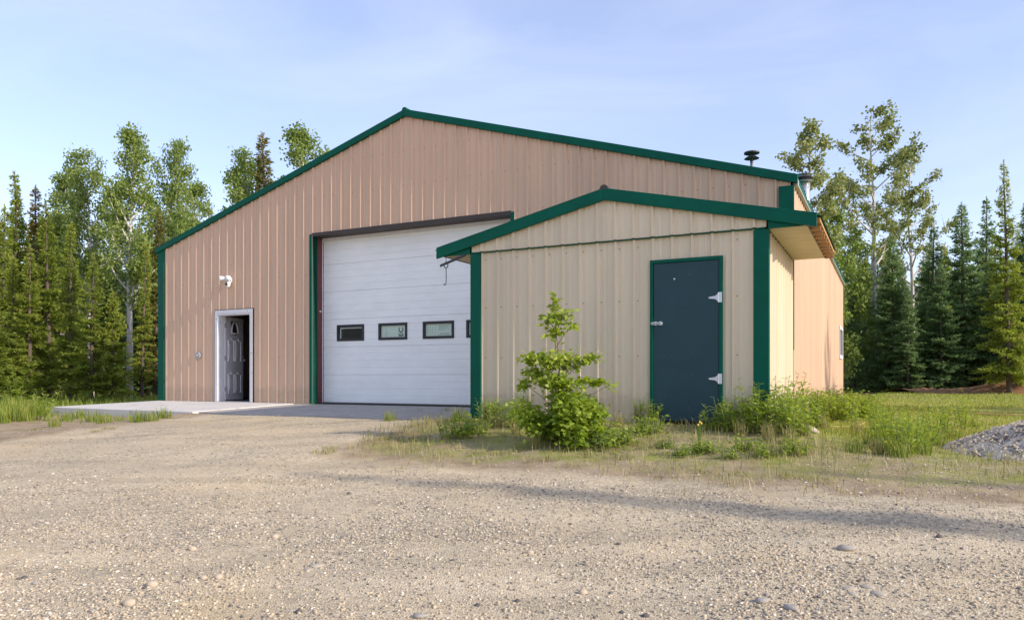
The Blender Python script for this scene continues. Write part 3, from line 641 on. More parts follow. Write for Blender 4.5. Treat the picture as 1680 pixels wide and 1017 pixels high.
# ------------------------------------------------------------------ foliage makers
def unit(a): return a / np.maximum(np.linalg.norm(a, axis=-1, keepdims=True), 1e-9)
def leaf_quads(c, d, nrm, L, W):
    """diamond leaves: centre base c, direction d, up nrm, length L, width W"""
    d = unit(d); side = unit(np.cross(d, nrm)); up = np.cross(side, d)
    L = np.asarray(L)[:, None]; W = np.asarray(W)[:, None]
    a = c; t = c + d * L; m1 = c + d * L * .45 + side * W * .5 + up * W * .18; m2 = c + d * L * .45 - side * W * .5 + up * W * .18
    v = np.stack([a, m1, t, m2], 1).reshape(-1, 3); n_ = len(c)
    return v, np.arange(n_ * 4).reshape(n_, 4)
def crown_mesh(name, c, d, nrm, L, W, tint, mat):
    v, f = leaf_quads(c, d, nrm, L, W); return np_mesh(name, v, f, mat, tint)
def make_spruce(seed, H, Rm, dens, mat, low=.06, taper=.85, dead=10, thin=0.0, q=1.0):
    g = np.random.default_rng(seed); C, Dd, Nn, LL, T = [], [], [], [], []
    tr = MB(); lean = g.normal(0, .012, 2)
    hh = np.linspace(-.3, H, 12); tr.tube([(lean[0] * z + .02 * math.sin(z), lean[1] * z, z) for z in hh], [max(.012, (.022 * H / 2 + .02) * (1 - max(z, 0) / H) ** .8 + .008) for z in hh], 7)
    z = low * H
    while z < H * .985:
        f = z / H; gap = .13 + .17 * (1 - f)
        nb = int(g.integers(6, 9))
        lev = Rm * (1 - f) ** taper * min(1, .45 + f * 5) + .05
        for k in range(nb):
            if g.random() < thin: continue
            az = g.random() * 6.283; Lb = lev * g.uniform(.45, 1.2); zz = z + g.uniform(-.05, .05)
            el = R(-22 + 62 * f ** 1.6 + g.normal(0, 7))
            ax = np.array([math.cos(az), math.sin(az), 0]); side = np.array([-ax[1], ax[0], 0])
            nt_ = max(5, int(Lb * dens)); t = np.sort(g.uniform(.08, 1, nt_)); sg = np.where(g.random(nt_) < .5, -1, 1)
            curve = lambda w_: np.outer(w_ * Lb * math.cos(el), ax) + np.outer(w_ * Lb * math.sin(el) + .16 * Lb * w_ * w_, [0, 0, 1]) + np.array([lean[0] * zz, lean[1] * zz, zz])
            base = curve(t); tl = (.34 * Lb * (1 - t) + .07) * g.uniform(.6, 1.2, nt_)
            td = unit(ax * .75 + side * sg[:, None] * .75 + np.array([0, 0, 1]) * (g.normal(-.10, .22, nt_))[:, None])
            kq = np.maximum(1, (tl / (.07 * q)).astype(int)); rep = np.repeat(np.arange(nt_), kq)
            pos = g.random(len(rep)); cc = base[rep] + td[rep] * (tl[rep] * pos)[:, None]
            dd = unit(td[rep] + g.normal(0, .38, (len(rep), 3)))
            C.append(cc); Dd.append(dd); Nn.append(np.array([0, 0, 1]) + g.normal(0, .8, (len(rep), 3)))
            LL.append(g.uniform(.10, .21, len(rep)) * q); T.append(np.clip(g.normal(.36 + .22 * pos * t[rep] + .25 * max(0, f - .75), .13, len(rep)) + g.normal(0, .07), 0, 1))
            if g.random() < .5 or f < .3: tr.tube([tuple(curve(np.array([0.]))[0]), tuple(curve(np.array([.5]))[0]), tuple(curve(np.array([.92]))[0])], [.014 * (1.2 - f), .009, .004], 3, cap=False)
        z += gap * g.uniform(.8, 1.2)
    for k in range(dead):
        az = g.random() * 6.283; zz = g.uniform(.02, low + .16) * H; l = g.uniform(.3, .8) * Rm
        p = np.array([math.cos(az), math.sin(az), -.25])
        tr.tube([(0, 0, zz), tuple(p * l * .5 + [0, 0, zz]), tuple(p * l + [0, 0, zz + .06])], [.012, .008, .003], 3, cap=False)
    # leader
    nl = 50; qq = g.uniform(.93, 1.0, nl); cc = np.stack([lean[0] * H * qq, lean[1] * H * qq, H * qq], 1); C.append(cc)
    Dd.append(unit(g.normal(0, .5, (nl, 3)) + [0, 0, .9])); Nn.append(g.normal(0, 1, (nl, 3))); LL.append(g.uniform(.07, .13, nl)); T.append(np.clip(g.normal(.6, .15, nl), 0, 1))
    C, Dd, Nn, LL, T = map(np.concatenate, (C, Dd, Nn, LL, T))
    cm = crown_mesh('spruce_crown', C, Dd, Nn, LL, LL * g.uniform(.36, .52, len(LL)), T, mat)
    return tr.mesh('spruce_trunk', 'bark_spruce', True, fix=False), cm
def make_broadleaf(seed, H, spread, nleaf, mat, bark, crown0=.35, clump=.22, leafsize=.085, nlimb=18, lean=(0, 0), up=.9, gappy=.0, r0=None):
    g = np.random.default_rng(seed); tr = MB(); r0 = r0 or .012 * H + .02
    hh = np.linspace(-.3, H, 14); ph = g.random(2) * 6
    tp = lambda z: np.array([lean[0] * z + .035 * H * .25 * math.sin(z * .9 + ph[0]) * z / H, lean[1] * z + .035 * H * .25 * math.sin(z * .8 + ph[1]) * z / H, z])
    tr.tube([tuple(tp(z)) for z in hh], [max(.01, r0 * (1 - max(z, 0) / H) ** .9 + .006) for z in hh], 8)
    tips = []
    for i in range(nlimb):
        f = crown0 + (1 - crown0) * .97 * (i + g.random()) / nlimb; z = f * H; az = i * 2.4 + g.normal(0, .4)
        Lb = spread * (1 - ((f - crown0) / (1 - crown0)) ** 1.5 * .8) * g.uniform(.55, 1.15) * (0.6 + .4 * min(1, (f - crown0) * 6))
        d = np.array([math.cos(az), math.sin(az), up * g.uniform(.6, 1.3)]); d /= np.linalg.norm(d)
        b0 = tp(z); p1 = b0 + d * Lb * .5 + g.normal(0, .05, 3); p2 = b0 + d * Lb + np.array([0, 0, .1 * Lb]) + g.normal(0, .08, 3)
        rr = r0 * (1 - f) ** .8 * .55 + .006
        tr.tube([tuple(b0), tuple(p1), tuple(p2)], [rr, rr * .6, rr * .25], 5, cap=False)
        for j in range(int(g.integers(4, 8))):
            q = g.uniform(.25, 1.0); s0 = b0 + (p1 - b0) * min(1, q * 2) if q < .5 else p1 + (p2 - p1) * (q - .5) * 2
            sd_ = unit(d + g.normal(0, .75, 3)); sl_ = Lb * g.uniform(.18, .45)
            e = s0 + sd_ * sl_; tr.tube([tuple(s0), tuple((s0 + e) / 2 + g.normal(0, .02, 3)), tuple(e)], [rr * .4, rr * .25, .003], 3, cap=False)
            if g.random() > gappy: tips.append((s0, e, g.uniform(.6, 1.3)))
        tips.append((p1, p2, 1.0))
    tips.append((tp(H * .93), tp(H), .7))
    wts = np.array([np.linalg.norm(e - s0) * k + .12 for s0, e, k in tips]); wts /= wts.sum()
    idx = g.choice(len(tips), nleaf, p=wts); S = np.array([t_[0] for t_ in tips])[idx]; E = np.array([t_[1] for t_ in tips])[idx]
    q = np.sqrt(g.random(nleaf))[:, None]; c = S + (E - S) * q * 1.08 + np.clip(g.normal(0, clump * .5, (nleaf, 3)), -clump * .85, clump * .85) * [1, 1, .8]
    d = unit(g.normal(0, .8, (nleaf, 3)) + [0, 0, -.45]); nr = g.normal(0, 1, (nleaf, 3)) + [0, 0, .4]
    L = g.uniform(.65, 1.35, nleaf) * leafsize; ct = g.normal(0, .12, len(tips))
    return tr.mesh('tree_trunk', bark, True, fix=False), crown_mesh('tree_crown', c, d, nr, L, L * .85, np.clip(g.normal(.45, .2, nleaf) + ct[idx], 0, 1), mat)

SP = {  # spruce kinds: (mesh pair, height)
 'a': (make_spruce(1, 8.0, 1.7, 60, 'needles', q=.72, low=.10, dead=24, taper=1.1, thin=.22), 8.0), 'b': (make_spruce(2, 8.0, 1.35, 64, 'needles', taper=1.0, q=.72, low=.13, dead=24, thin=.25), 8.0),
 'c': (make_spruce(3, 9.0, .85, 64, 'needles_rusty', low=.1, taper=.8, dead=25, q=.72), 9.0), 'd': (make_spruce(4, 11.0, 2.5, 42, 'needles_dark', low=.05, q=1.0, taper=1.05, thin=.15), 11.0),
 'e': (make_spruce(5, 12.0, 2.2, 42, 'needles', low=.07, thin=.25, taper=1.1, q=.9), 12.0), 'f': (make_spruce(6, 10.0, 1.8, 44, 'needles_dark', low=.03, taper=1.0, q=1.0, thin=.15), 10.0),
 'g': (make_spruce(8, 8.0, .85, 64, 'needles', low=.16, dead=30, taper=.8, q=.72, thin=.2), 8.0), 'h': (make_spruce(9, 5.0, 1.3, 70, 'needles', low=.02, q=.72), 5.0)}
AS = {
 'a': (make_broadleaf(11, 9.5, 1.9, 10500, 'aspen_leaves', 'bark_birch', .32, .30, .095, 32, up=1.5, gappy=.15), 9.5), 'b': (make_broadleaf(12, 9.0, 2.4, 11500, 'aspen_leaves', 'bark_birch', .30, .32, .095, 34, up=1.2, gappy=.2), 9.0),
 'c': (make_broadleaf(13, 14.0, 3.5, 7000, 'birch_leaves', 'bark_birch', .34, .28, .14, 24, lean=(.015, 0), up=.7, gappy=.45, r0=.17), 14.0),
 'd': (make_broadleaf(14, 13.0, 2.6, 8500, 'birch_leaves', 'bark_grey', .25, .34, .15, 26, lean=(-.02, 0), up=.9, gappy=.25), 13.0),
 'e': (make_broadleaf(15, 8.0, 2.0, 8000, 'aspen_leaves', 'bark_grey', .08, .32, .13, 26, up=.8), 8.0)}
def plant_tree(kind, px, Y, ytop=None, H=None, rz=None, label='', group=None, wide=1.0, x=None):
    pair, h0 = (SP if kind[0] == 's' else AS)[kind[1]]
    X = (px - 840) / 1218.0 * Y if x is None else x
    z = gz(X, Y); H = H or ((618 - ytop) * Y / 1218.0 + CAMZ - z); k = H / h0
    o = link('spruce_tree' if kind[0] == 's' else ('birch_tree' if kind[1] in 'cd' else 'aspen_tree'), None, None, (X, Y, z), rnd.random() * 6.28 if rz is None else rz)
    wv = wide * rnd.uniform(.85, 1.15); o.scale = (k * wv, k * wv * rnd.uniform(.9, 1.1), k); o.rotation_euler.x = rnd.gauss(0, .014); o.rotation_euler.y = rnd.gauss(0, .014); link('trunk', pair[0], o); link('crown', pair[1], o)
    return tag(o, label, 'tree', group)
SPL = 'dense green spruce in the stand beside the open entry door end of workshop'
LG = 'spruces standing left of the workshop'
for kind, px, Y, yt, wd in (('sa', 4, 24, 336, 1), ('sb', 20, 27, 310, 1), ('sg', 36, 27.5, 285, 1.1), ('sa', 82, 24.5, 330, .9), ('sb', 115, 23, 366, 1.15), ('sa', 148, 22.2, 415, 1.2), ('sh', 184, 22.4, 478, .9),
                            ('sa', 48, 22.6, 400, 1.0), ('sb', -40, 23, 330, 1), ('sa', -20, 21.5, 380, 1.1), ('sb', 96, 26.5, 352, 1), ('sa', 20, 23.2, 420, 1.1), ('sb', -75, 20.5, 340, 1.2)):
    own = {184: 'short bushy spruce beside the white-trunked aspen left of the workshop', 148: 'medium spruce hiding the foot of the broad leafy aspen', 36: 'tall thin spruce spire standing above the left spruce stand'}.get(px)
    plant_tree(kind, px, Y, yt, label=own or SPL, group=None if own else LG, wide=wd)
plant_tree('sc', 62, 27, 303, label='slender rust-topped spruce among green spruces near the slab', wide=.9)
plant_tree('sc', 254, 26, 345, label='rusty brown spruce hard beside the workshop corner trim', wide=1.0)
plant_tree('sg', 232, 24.5, 400, label='bare-stemmed spruce between white aspen trunk and workshop corner', wide=.9)
plant_tree('aa', 212, 25, 216, label='tallest aspen with a straight white trunk left of the workshop', rz=.4)
plant_tree('ab', 150, 26.5, 258, label='broad leafy aspen rising behind spruces left of the workshop', rz=2.0)
plant_tree('ab', 276, 28, 242, label='leafy aspen just behind the low eave of the workshop', rz=4.1, wide=.8)
plant_tree('aa', 100, 29, 285, label='aspen half hidden behind the spruce tops', rz=1, wide=.9)
plant_tree('aa', 318, 33, 300, label='small aspen top showing over the low end of gable', wide=.8)
plant_tree('sg', 345, 37, 330, label='thin spruce tip showing over the low end of gable')
plant_tree('ab', 405, 40, 252, label='round aspen crown rising over the green gable trim')
plant_tree('sc', 449, 39, 220, label='dark pointed spruce top rising over the gable between two aspens', wide=1.15)
plant_tree('aa', 500, 40, 212, label='thin aspen top over the gable closest to the ridge', wide=.9)
FG = 'forest trees deep behind the left stand'
for i in range(70):
    px = rnd.uniform(-110, 330); Y = rnd.uniform(28, 62)
    X = (px - 840) / 1218 * Y
    plant_tree(rnd.choice(['sa', 'sb', 'sg', 'sf']), px, Y, rnd.uniform(355, 440), label='shaded spruce deep in the forest behind the front stand of spruces', group=FG, wide=1.2)
# right hand forest edge
plant_tree('ac', 1436, 38, 178, rz=.3, label='tall pale-trunked birch with sparse crown rising above dark spruces')
plant_tree('ad', 1330, 33, 205, rz=1.6, label='loose birch crown leaning over behind the chimney pipe')
plant_tree('ae', 1365, 34, 330, label='leafy green aspen beside the far corner of the workshop', wide=.9)
plant_tree('ae', 1400, 37, 380, label='low leafy aspen between workshop corner and dark spruces', wide=.8)
plant_tree('ac', 1500, 42, 245, rz=2.8, label='second birch with open crown partly behind the tallest birch', wide=.9)
plant_tree('se', 1656, 31, 264, label='tall bright green spruce with clear trunk beside the dirt bank', wide=1.05)
RG = 'dark spruces along the right forest edge'
for kind, px, Y, yt, wd in (('sd', 1462, 36, 385, 1.15), ('sf', 1524, 37, 372, 1.1), ('sd', 1583, 36, 332, 1.1), ('sf', 1617, 38.5, 322, .9), ('sf', 1420, 38, 420, 1.1), ('sd', 1545, 34.5, 430, 1.2), ('sf', 1490, 34.5, 470, 1.2), ('sd', 1690, 34, 330, 1.1), ('sd', 1725, 33, 300, 1.1), ('sf', 1400, 36.5, 470, 1), ('sd', 1620, 35, 440, 1.1)):
    plant_tree(kind, px, Y, yt, label='dark spruce in the shaded row behind the grass field', group=RG, wide=wd)
for i in range(75):
    px = rnd.uniform(1330, 1780); Y = rnd.uniform(40, 80)
    plant_tree(rnd.choice(['sd', 'sf', 'sf', 'sa']), px, Y, rnd.uniform(400, 490), label='shaded spruce deep in the forest behind the grass field', group='forest trees deep behind the field', wide=1.25)
# spruces out of frame on the sun side: they shade the forest edge and lay thin shadows over the yard
OG = 'spruces on the sun side of the yard'
def sunside(kind, tx, ty, H, label='slim spruce standing out past the gravel heap', wide=1.0):
    t = H / math.tan(R(SUN_EL)); x = tx + SUN_H[0] * t; y = ty + SUN_H[1] * t
    for _ in range(4):
        z = gz(x, y); t = (H + z - gz(tx, ty)) / math.tan(R(SUN_EL)); x = tx + SUN_H[0] * t; y = ty + SUN_H[1] * t
    plant_tree(kind, 0, y, H=H, x=x, label=label, group=OG, wide=wide)
a = gp(505, 772); sunside('sg', a[0], a[1], 13.0, wide=.42)
a = gp(1230, 772); sunside('sg', a[0], a[1], 11.0, wide=.4)
for (sx, sy, H) in ((30, 31, 10), (34, 34, 11), (28, 36, 10), (38, 31, 11), (44, 30, 11)):
    plant_tree(rnd.choice(['sd', 'sf']), 0, sy, H=H, x=sx, label='spruce at the sunny end of the forest edge', group='forest edge past the dirt bank', wide=1.15)
# a bare pair of trunks whose shadows stripe the long side wall
for (d_, L_) in ((7.6, 30), (9.3, 32)):
    bx_, by_, _ = world(WID, -d_); plant_tree('ac', 0, by_ + SUN_H[1] * L_, H=17, x=bx_ + SUN_H[0] * L_, label='tall birch standing beyond the field on the sun side', group='birches on the sun side', wide=.75)

# ------------------------------------------------------------------ small plants
def pts_on(n_, lo, hi, g): return g.uniform(lo, hi, n_)
def make_weed(seed, H, nstem, leafL, kind='lance', spread=.12):
    g = np.random.default_rng(seed); st = MB(); C, Dd, Nn, L, W = [], [], [], [], []
    for i in range(nstem):
        az = g.random() * 6.28; r_ = g.uniform(0, spread); b0 = np.array([r_ * math.cos(az), r_ * math.sin(az), -.03]); h = H * g.uniform(.55, 1.0)
        tip = b0 + np.array([math.cos(az) * g.uniform(0, .35) * h, math.sin(az) * g.uniform(0, .35) * h, h]); mid = (b0 + tip) / 2 + np.array([0, 0, .05 * h])
        st.tube([tuple(b0), tuple(mid), tuple(tip)], [.005, .004, .002], 3, cap=False)
        nl = int(h / (.022 if kind == 'lance' else .02)); q = g.uniform(.12, 1, nl)[:, None]
        c = np.where(q < .5, b0 + (mid - b0) * q * 2, mid + (tip - mid) * (q - .5) * 2)
        a = np.arange(nl) * 2.4 + g.normal(0, .3, nl)
        C.append(c + (g.normal(0, .035, (nl, 3)) if kind == 'round' else 0)); Dd.append(np.stack([np.cos(a), np.sin(a), g.normal(.25, .35, nl)], 1)); Nn.append(np.array([0, 0, 1]) + g.normal(0, .3, (nl, 3)))
        l = leafL * g.uniform(.6, 1.2, nl) * (1.15 - .55 * q[:, 0]); L.append(l); W.append(l * (.22 if kind == 'lance' else .62))
    C, Dd, Nn, L, W = map(np.concatenate, (C, Dd, Nn, L, W))
    return st.mesh('weed_stem', 'stem_green', fix=False), crown_mesh('weed_leaves', C, Dd, Nn, L, W, np.clip(g.normal(.45, .2, len(C)), 0, 1), 'weed_leaves')
def blades(g, n_, cx, cy, cz, h, wd, bend=.5, lean=None):
    """grass blades as two-step strips (4 verts + tip => two quads folded)"""
    az = g.random(n_) * 6.283; d = np.stack([np.cos(az), np.sin(az), 0 * az], 1); s = np.stack([-np.sin(az), np.cos(az), 0 * az], 1)
    b0 = np.stack([cx, cy, cz], 1); h = h[:, None]; wd = wd[:, None]; bd = (g.uniform(.1, 1, n_) * bend)[:, None]; Z = np.array([0, 0, 1.])
    m_ = b0 + Z * h * .6 + d * h * bd * .25; t = b0 + Z * h * (1 - .25 * bd) + d * h * bd
    v = np.stack([b0 - s * wd * .5, b0 + s * wd * .5, m_ + s * wd * .38, t, m_ - s * wd * .38], 1).reshape(-1, 3)
    i = np.arange(n_)[:, None] * 5
    f = np.concatenate([i + [0, 1, 2, 4], i + [4, 2, 3, 3]], 1)
    tri = np.concatenate([i + [0, 1, 2], i + [0, 2, 4], i + [4, 2, 3]], 1).reshape(-1, 3)
    return v, tri
def make_tuft(seed, n_, H, rad, mat, wd=.008, bend=.7):
    g = np.random.default_rng(seed); r_ = rad * np.sqrt(g.random(n_)); a = g.random(n_) * 6.28
    v, f = blades(g, n_, r_ * np.cos(a), r_ * np.sin(a), np.full(n_, -.03), H * g.uniform(.4, 1.05, n_), np.full(n_, wd), bend)
    return np_mesh('tuft', v, f, mat, np.repeat(np.clip(g.normal(.45, .22, n_), 0, 1), 3))
WD = {'tall': make_weed(21, .75, 9, .15), 'mid': make_weed(22, .45, 16, .12, spread=.18), 'low': make_weed(23, .26, 26, .075, 'round', .22), 'bush': make_weed(24, .5, 36, .085, 'round', .28), 'sprig': make_weed(25, .55, 2, .08, spread=.04)}
TF = {'green': make_tuft(31, 110, .30, .13, 'grass_green'), 'tall': make_tuft(32, 120, .55, .2, 'grass_green', .010, .6), 'dry': make_tuft(33, 110, .48, .12, 'grass_dry', .007, .7), 'short': make_tuft(34, 90, .12, .15, 'grass_dry', .007, 1.0)}
def weed(kind, px, py, k, label, group=None, at=None):
    k *= {'mid': 1.0, 'bush': 1.1, 'low': .85, 'tall': 1.0}.get(kind, 1.0) if kind in WD else 1.0
    x, y = at or gp(px, py); z = gz(x, y) - .005; rz = rnd.random() * 6.28
    if kind in WD:
        o = link('weed', None, None, (x, y, z), rz); o.scale = (k, k, k); link('stem', WD[kind][0], o); link('leaves', WD[kind][1], o); return tag(o, label, 'plant', group)
    o = link('grass_tuft', TF[kind], None, (x, y, z), rz); o.scale = (k, k, k); return tag(o, label, 'grass', group)
# in front of the garage side of the shed
weed('sprig', 709, 678, 1.15, 'lone leafy weed stalk growing at the edge of the apron')
weed('dry', 767, 672, 1.05, 'tuft of dry straw-coloured grass against the shed corner post')
for px, py, k in ((640, 690, .8), (668, 682, .9), (690, 686, .8), (735, 686, 1), (752, 690, 1)): weed('green', px, py, k, 'green grass tuft where the apron meets the weeds', 'grass tufts at the apron edge')
weed('low', 757, 718, 1.5, 'dark green low clump alone on the dirt before the shed'); weed('low', 775, 712, 1.2, 'small green clump snug beside the dark low clump')
for px, py, k in ((800, 690, .9), (815, 695, 1.0), (838, 700, 1.05), (855, 690, 1.1), (845, 680, 1)): weed('mid', px, py, k, 'leafy weed between the shed corner post and the leafy sapling', 'weeds beside the sapling')
for px, py, k in ((975, 728, 1.2), (1000, 735, 1.3), (1022, 728, 1.2), (950, 735, 1.0)): weed('low', px, py, k, 'round-leaved green clump beside the foot of the leafy sapling', 'low clumps beside the sapling')
for px, py, k in ((990, 688, .8), (1040, 690, 1.05), (1052, 694, .9)): weed('mid', px, py, k, 'weed at the shed wall between sapling and steel door', 'weeds at the shed wall')
weed('low', 1060, 712, 1.2, 'low weed clump at the foot of the door frame')
weed('tall', 1073, 697, .55, 'upright weed against the left edge of the shed door')
for px, py, k in ((1190, 702, 1.0), (1208, 708, 1.1), (1225, 700, 1.1), (1165, 706, .7)): weed('mid', px, py, k, 'weed between steel door and shed corner post', 'weeds at the shed door')
for px, py, k in ((1245, 702, .9), (1238, 712, .8), (1268, 702, 1.0), (1285, 700, 1.0), (1305, 696, 1.05)): weed('tall', px, py, k, 'tall leafy weed around the right corner post of the shed', 'tall weeds at the shed corner')
for px, py, k in ((1310, 700, 1.1), (1325, 690, 1.2), (1345, 692, 1.2), (1360, 690, 1.1), (1385, 694, 1.1), (1290, 712, .9), (1400, 690, 1.2), (1330, 680, 1.3), (1420, 688, 1.0), (1370, 676, 1.2)): weed('bush', px, py, k, 'bushy light green weed beside the sunlit shed wall', 'bushy weeds beside the sunlit wall')
for px, py, k in ((1310, 670, 1.3), (1330, 664, 1.4), (1350, 662, 1.5), (1365, 656, 1.3)): weed('tall', px, py, k, 'tall seedy weed rising in front of the sunlit workshop wall', 'tall weeds before the sunlit wall')
for px, py, k in ((1440, 722, .8), (1455, 735, .75), (1470, 740, .8), (1500, 735, .8), (1490, 748, .7), (1530, 722, .8), (1550, 716, .8), (1450, 712, .8), (1515, 742, .7), (1580, 705, .9)): weed('tall', px, py, k, 'weed standing in the grass beside the gravel heap', 'weeds beside the gravel heap')
for px, py, k in ((1430, 730, 1.1), (1460, 745, 1.1), (1480, 750, 1.2), (1510, 745, 1.2), (1535, 730, 1.1), (1560, 722, 1.1), (1400, 742, 1.0), (1600, 700, 1.1), (1520, 728, 1.1)): 
    o = weed('green', px, py, k * .7, 'bright grass tuft beside the gravel heap', 'grass tufts beside the gravel heap')
for px, py, k in ((1160, 742, .8), (1118, 748, .75), (1092, 735, .6), (1222, 738, .85), (1258, 750, .8), (1300, 745, .9), (1200, 752, .6)): weed('low', px, py, k, 'low green weed on the dirt before the steel door', 'low weeds before the shed door')
for px, py, k in ((900, 755, .9), (960, 748, .9), (1020, 752, .9), (730, 748, .8), (820, 745, .8), (690, 720, 1), (660, 712, 1), (630, 720, .9), (850, 740, .9), (780, 745, .9), (1150, 775, .8), (1220, 778, .8), (1300, 782, .9), (1350, 790, 1), (530, 742, 1), (545, 735, .8)): weed('short', px, py, k, 'short dry grass tuft on the bare dirt edge of the drive', 'dry tufts on the dirt')
for px, py, k in ((812, 702, .9), (846, 712, .8), (880, 735, .8), (985, 715, .7), (1015, 700, .8), (1215, 715, .8), (1262, 722, .9), (1295, 728, .9), (1318, 715, .9), (1350, 705, .9), (1405, 712, .9), (1440, 745, .8), (1475, 728, .8)): weed('dry', px, py, k * .75, 'dry straw-coloured tuft tangled among the green weeds at the shed', 'dry tufts among the weeds')
x, y = gp(1148, 738); fwd = link('flowering_weed', None, None, (x, y, gz(x, y)), .4); fwd.scale = (.75, .75, .75); tag(fwd, 'yellow flowering weed on a pale stalk before the steel door', 'plant')
mb = MB()
for k_, (dx, h) in enumerate(((-.03, .36), (0, .40), (.03, .38))): mb.tube([(dx * .3, 0, -.02), (dx, .01 * k_, h)], [.012, .008], 5)
mb.build('stem', 'grass_green', fwd); mb = MB()
for dx, h in ((-.03, .36), (0, .40), (.03, .38)): mb.tube([(dx, 0, h), (dx, 0, h + .02), (dx, 0, h + .03)], [.008, .016, .008], 8)
mb.build('blossom', 'flower_yellow', fwd); wl = link('leaves', WD['low'][1], fwd); wl.scale = (.5, .5, .5)
# left of the slab
for px, py, k in ((6, 684, 1.2), (18, 690, 1.2), (30, 686, 1.3), (45, 690, 1.2), (12, 676, 1.3), (55, 682, 1.2), (34, 676, 1.3), (2, 694, 1.1)): weed('tall', px, py, k * .9, '', None) if False else tag(weed('green', px, py, k * 1.45, 'lush green grass tuft at the forest edge left of the slab', 'lush grass left of the slab'))
for px, py, k in ((95, 660, 1.2), (110, 655, 1.1), (140, 655, 1.2), (170, 650, 1.2), (240, 648, 1.1), (225, 646, 1.0)): weed('tall', px, py, k, '', None) if False else weed('green', px, py, k * 1.6, 'grass tuft between the slab and the spruces', 'grass behind the slab')
for px, py, k in ((190, 648, 1.6), (205, 644, 1.8), (175, 650, 1.4), (222, 645, 1.5)): weed('bush', px, py, k, 'green shrubby weed under the white-trunked aspen', 'shrubby weeds under the aspen')
weed('tall', 30, 668, 1.9, 'tall pale-leaved weed before the spruces left of slab'); weed('tall', 72, 690, 1.0, 'leafy weed by the outer corner of the slab')
for px, py, k in ((110, 690, 1), (130, 686, 1.1), (150, 692, 1), (170, 694, 1), (200, 690, 1.2), (225, 692, 1.1), (250, 690, 1), (180, 704, .9), (160, 708, .8), (90, 700, .9), (270, 686, 1.1), (60, 705, .9)): weed('green' if px % 20 else 'short', px, py, k * .9, 'ragged grass tuft along the slab edge', 'ragged grass along the slab')
# ------------------------------------------------------------------ leafy sapling before the shed
def sapling():
    bx_, by_ = gp(918, 728); z0 = gz(bx_, by_); o = link('leafy_sapling', None, None, (bx_, by_, z0)); tag(o, 'leafy yellow-green sapling growing before the shed wall', 'sapling')
    g = np.random.default_rng(77); st = MB(); C, T = [], []
    # (x, y, z, radius x, radius z, leaves): layers of the crown
    cl = [(-.05, 0, 1.74, .035, .11, 34), (-.13, .03, 1.52, .09, .07, 48), (.03, .0, 1.55, .10, .09, 60), (-.06, -.03, 1.36, .10, .06, 45), (.17, .02, 1.44, .08, .05, 22),
          (-.33, .0, 1.03, .12, .09, 95), (-.15, -.06, 1.02, .16, .10, 120), (.06, .04, 1.0, .16, .10, 120), (.28, 0, 1.02, .14, .07, 60), (.43, .03, 1.06, .09, .06, 28), (-.30, .05, .86, .12, .07, 60),
          (-.16, 0, .78, .16, .10, 110), (.02, -.08, .72, .18, .12, 160), (.30, .03, .76, .13, .04, 55), (.47, 0, .76, .10, .03, 40), (.62, 0, .72, .04, .05, 9), (-.42, .06, .72, .10, .06, 40)]
    for i in range(32):
        a = g.random() * 6.28; r_ = .50 * math.sqrt(g.random()); cl.append((r_ * math.cos(a) + .06, r_ * .7 * math.sin(a) - .05, g.uniform(.10, .62) * (1.1 - r_), .15, .12, 120))
    for (x, y_, z, rx, rz2, n_) in cl:
        n_ = int(n_ * 1.5)
        if z > .7: b_ = (-.03 + .02 * math.sin(z * 4), 0, max(.1, z - .22 - .3 * abs(x)))
        else: b_ = (x * .2, y_ * .2, .0)
        st.tube([b_, ((b_[0] + x) / 2, (b_[1] + y_) / 2, (b_[2] + z) / 2 + .03), (x, y_, z)], [.006, .004, .002], 4, cap=False)
        p = g.normal(0, .55, (n_, 3)) * [rx, rx * .9, rz2] + [x, y_, z]; C.append(p); T.append(np.clip(g.normal(.30 + .30 * min(1, z), .18, n_), 0, 1))
    st.tube([(0, 0, -.05), (-.02, 0, .5), (.0, .01, 1.0), (-.05, 0, 1.4), (-.05, 0, 1.82)], [.014, .011, .008, .005, .002], 6)
    C = np.concatenate(C); T = np.concatenate(T); n_ = len(C); a = g.random(n_) * 6.28
    d = np.stack([np.cos(a), np.sin(a), g.normal(-.35, .4, n_)], 1); nr = np.array([0, -.2, 1]) + g.normal(0, .55, (n_, 3)); L = g.uniform(.055, .095, n_)
    st.build('stem', 'stem_brown', o, fix=False); link('leaves', crown_mesh('sapling_leaves', C, d, nr, L, L * .62, T, 'bush_leaves'), o)
sapling()

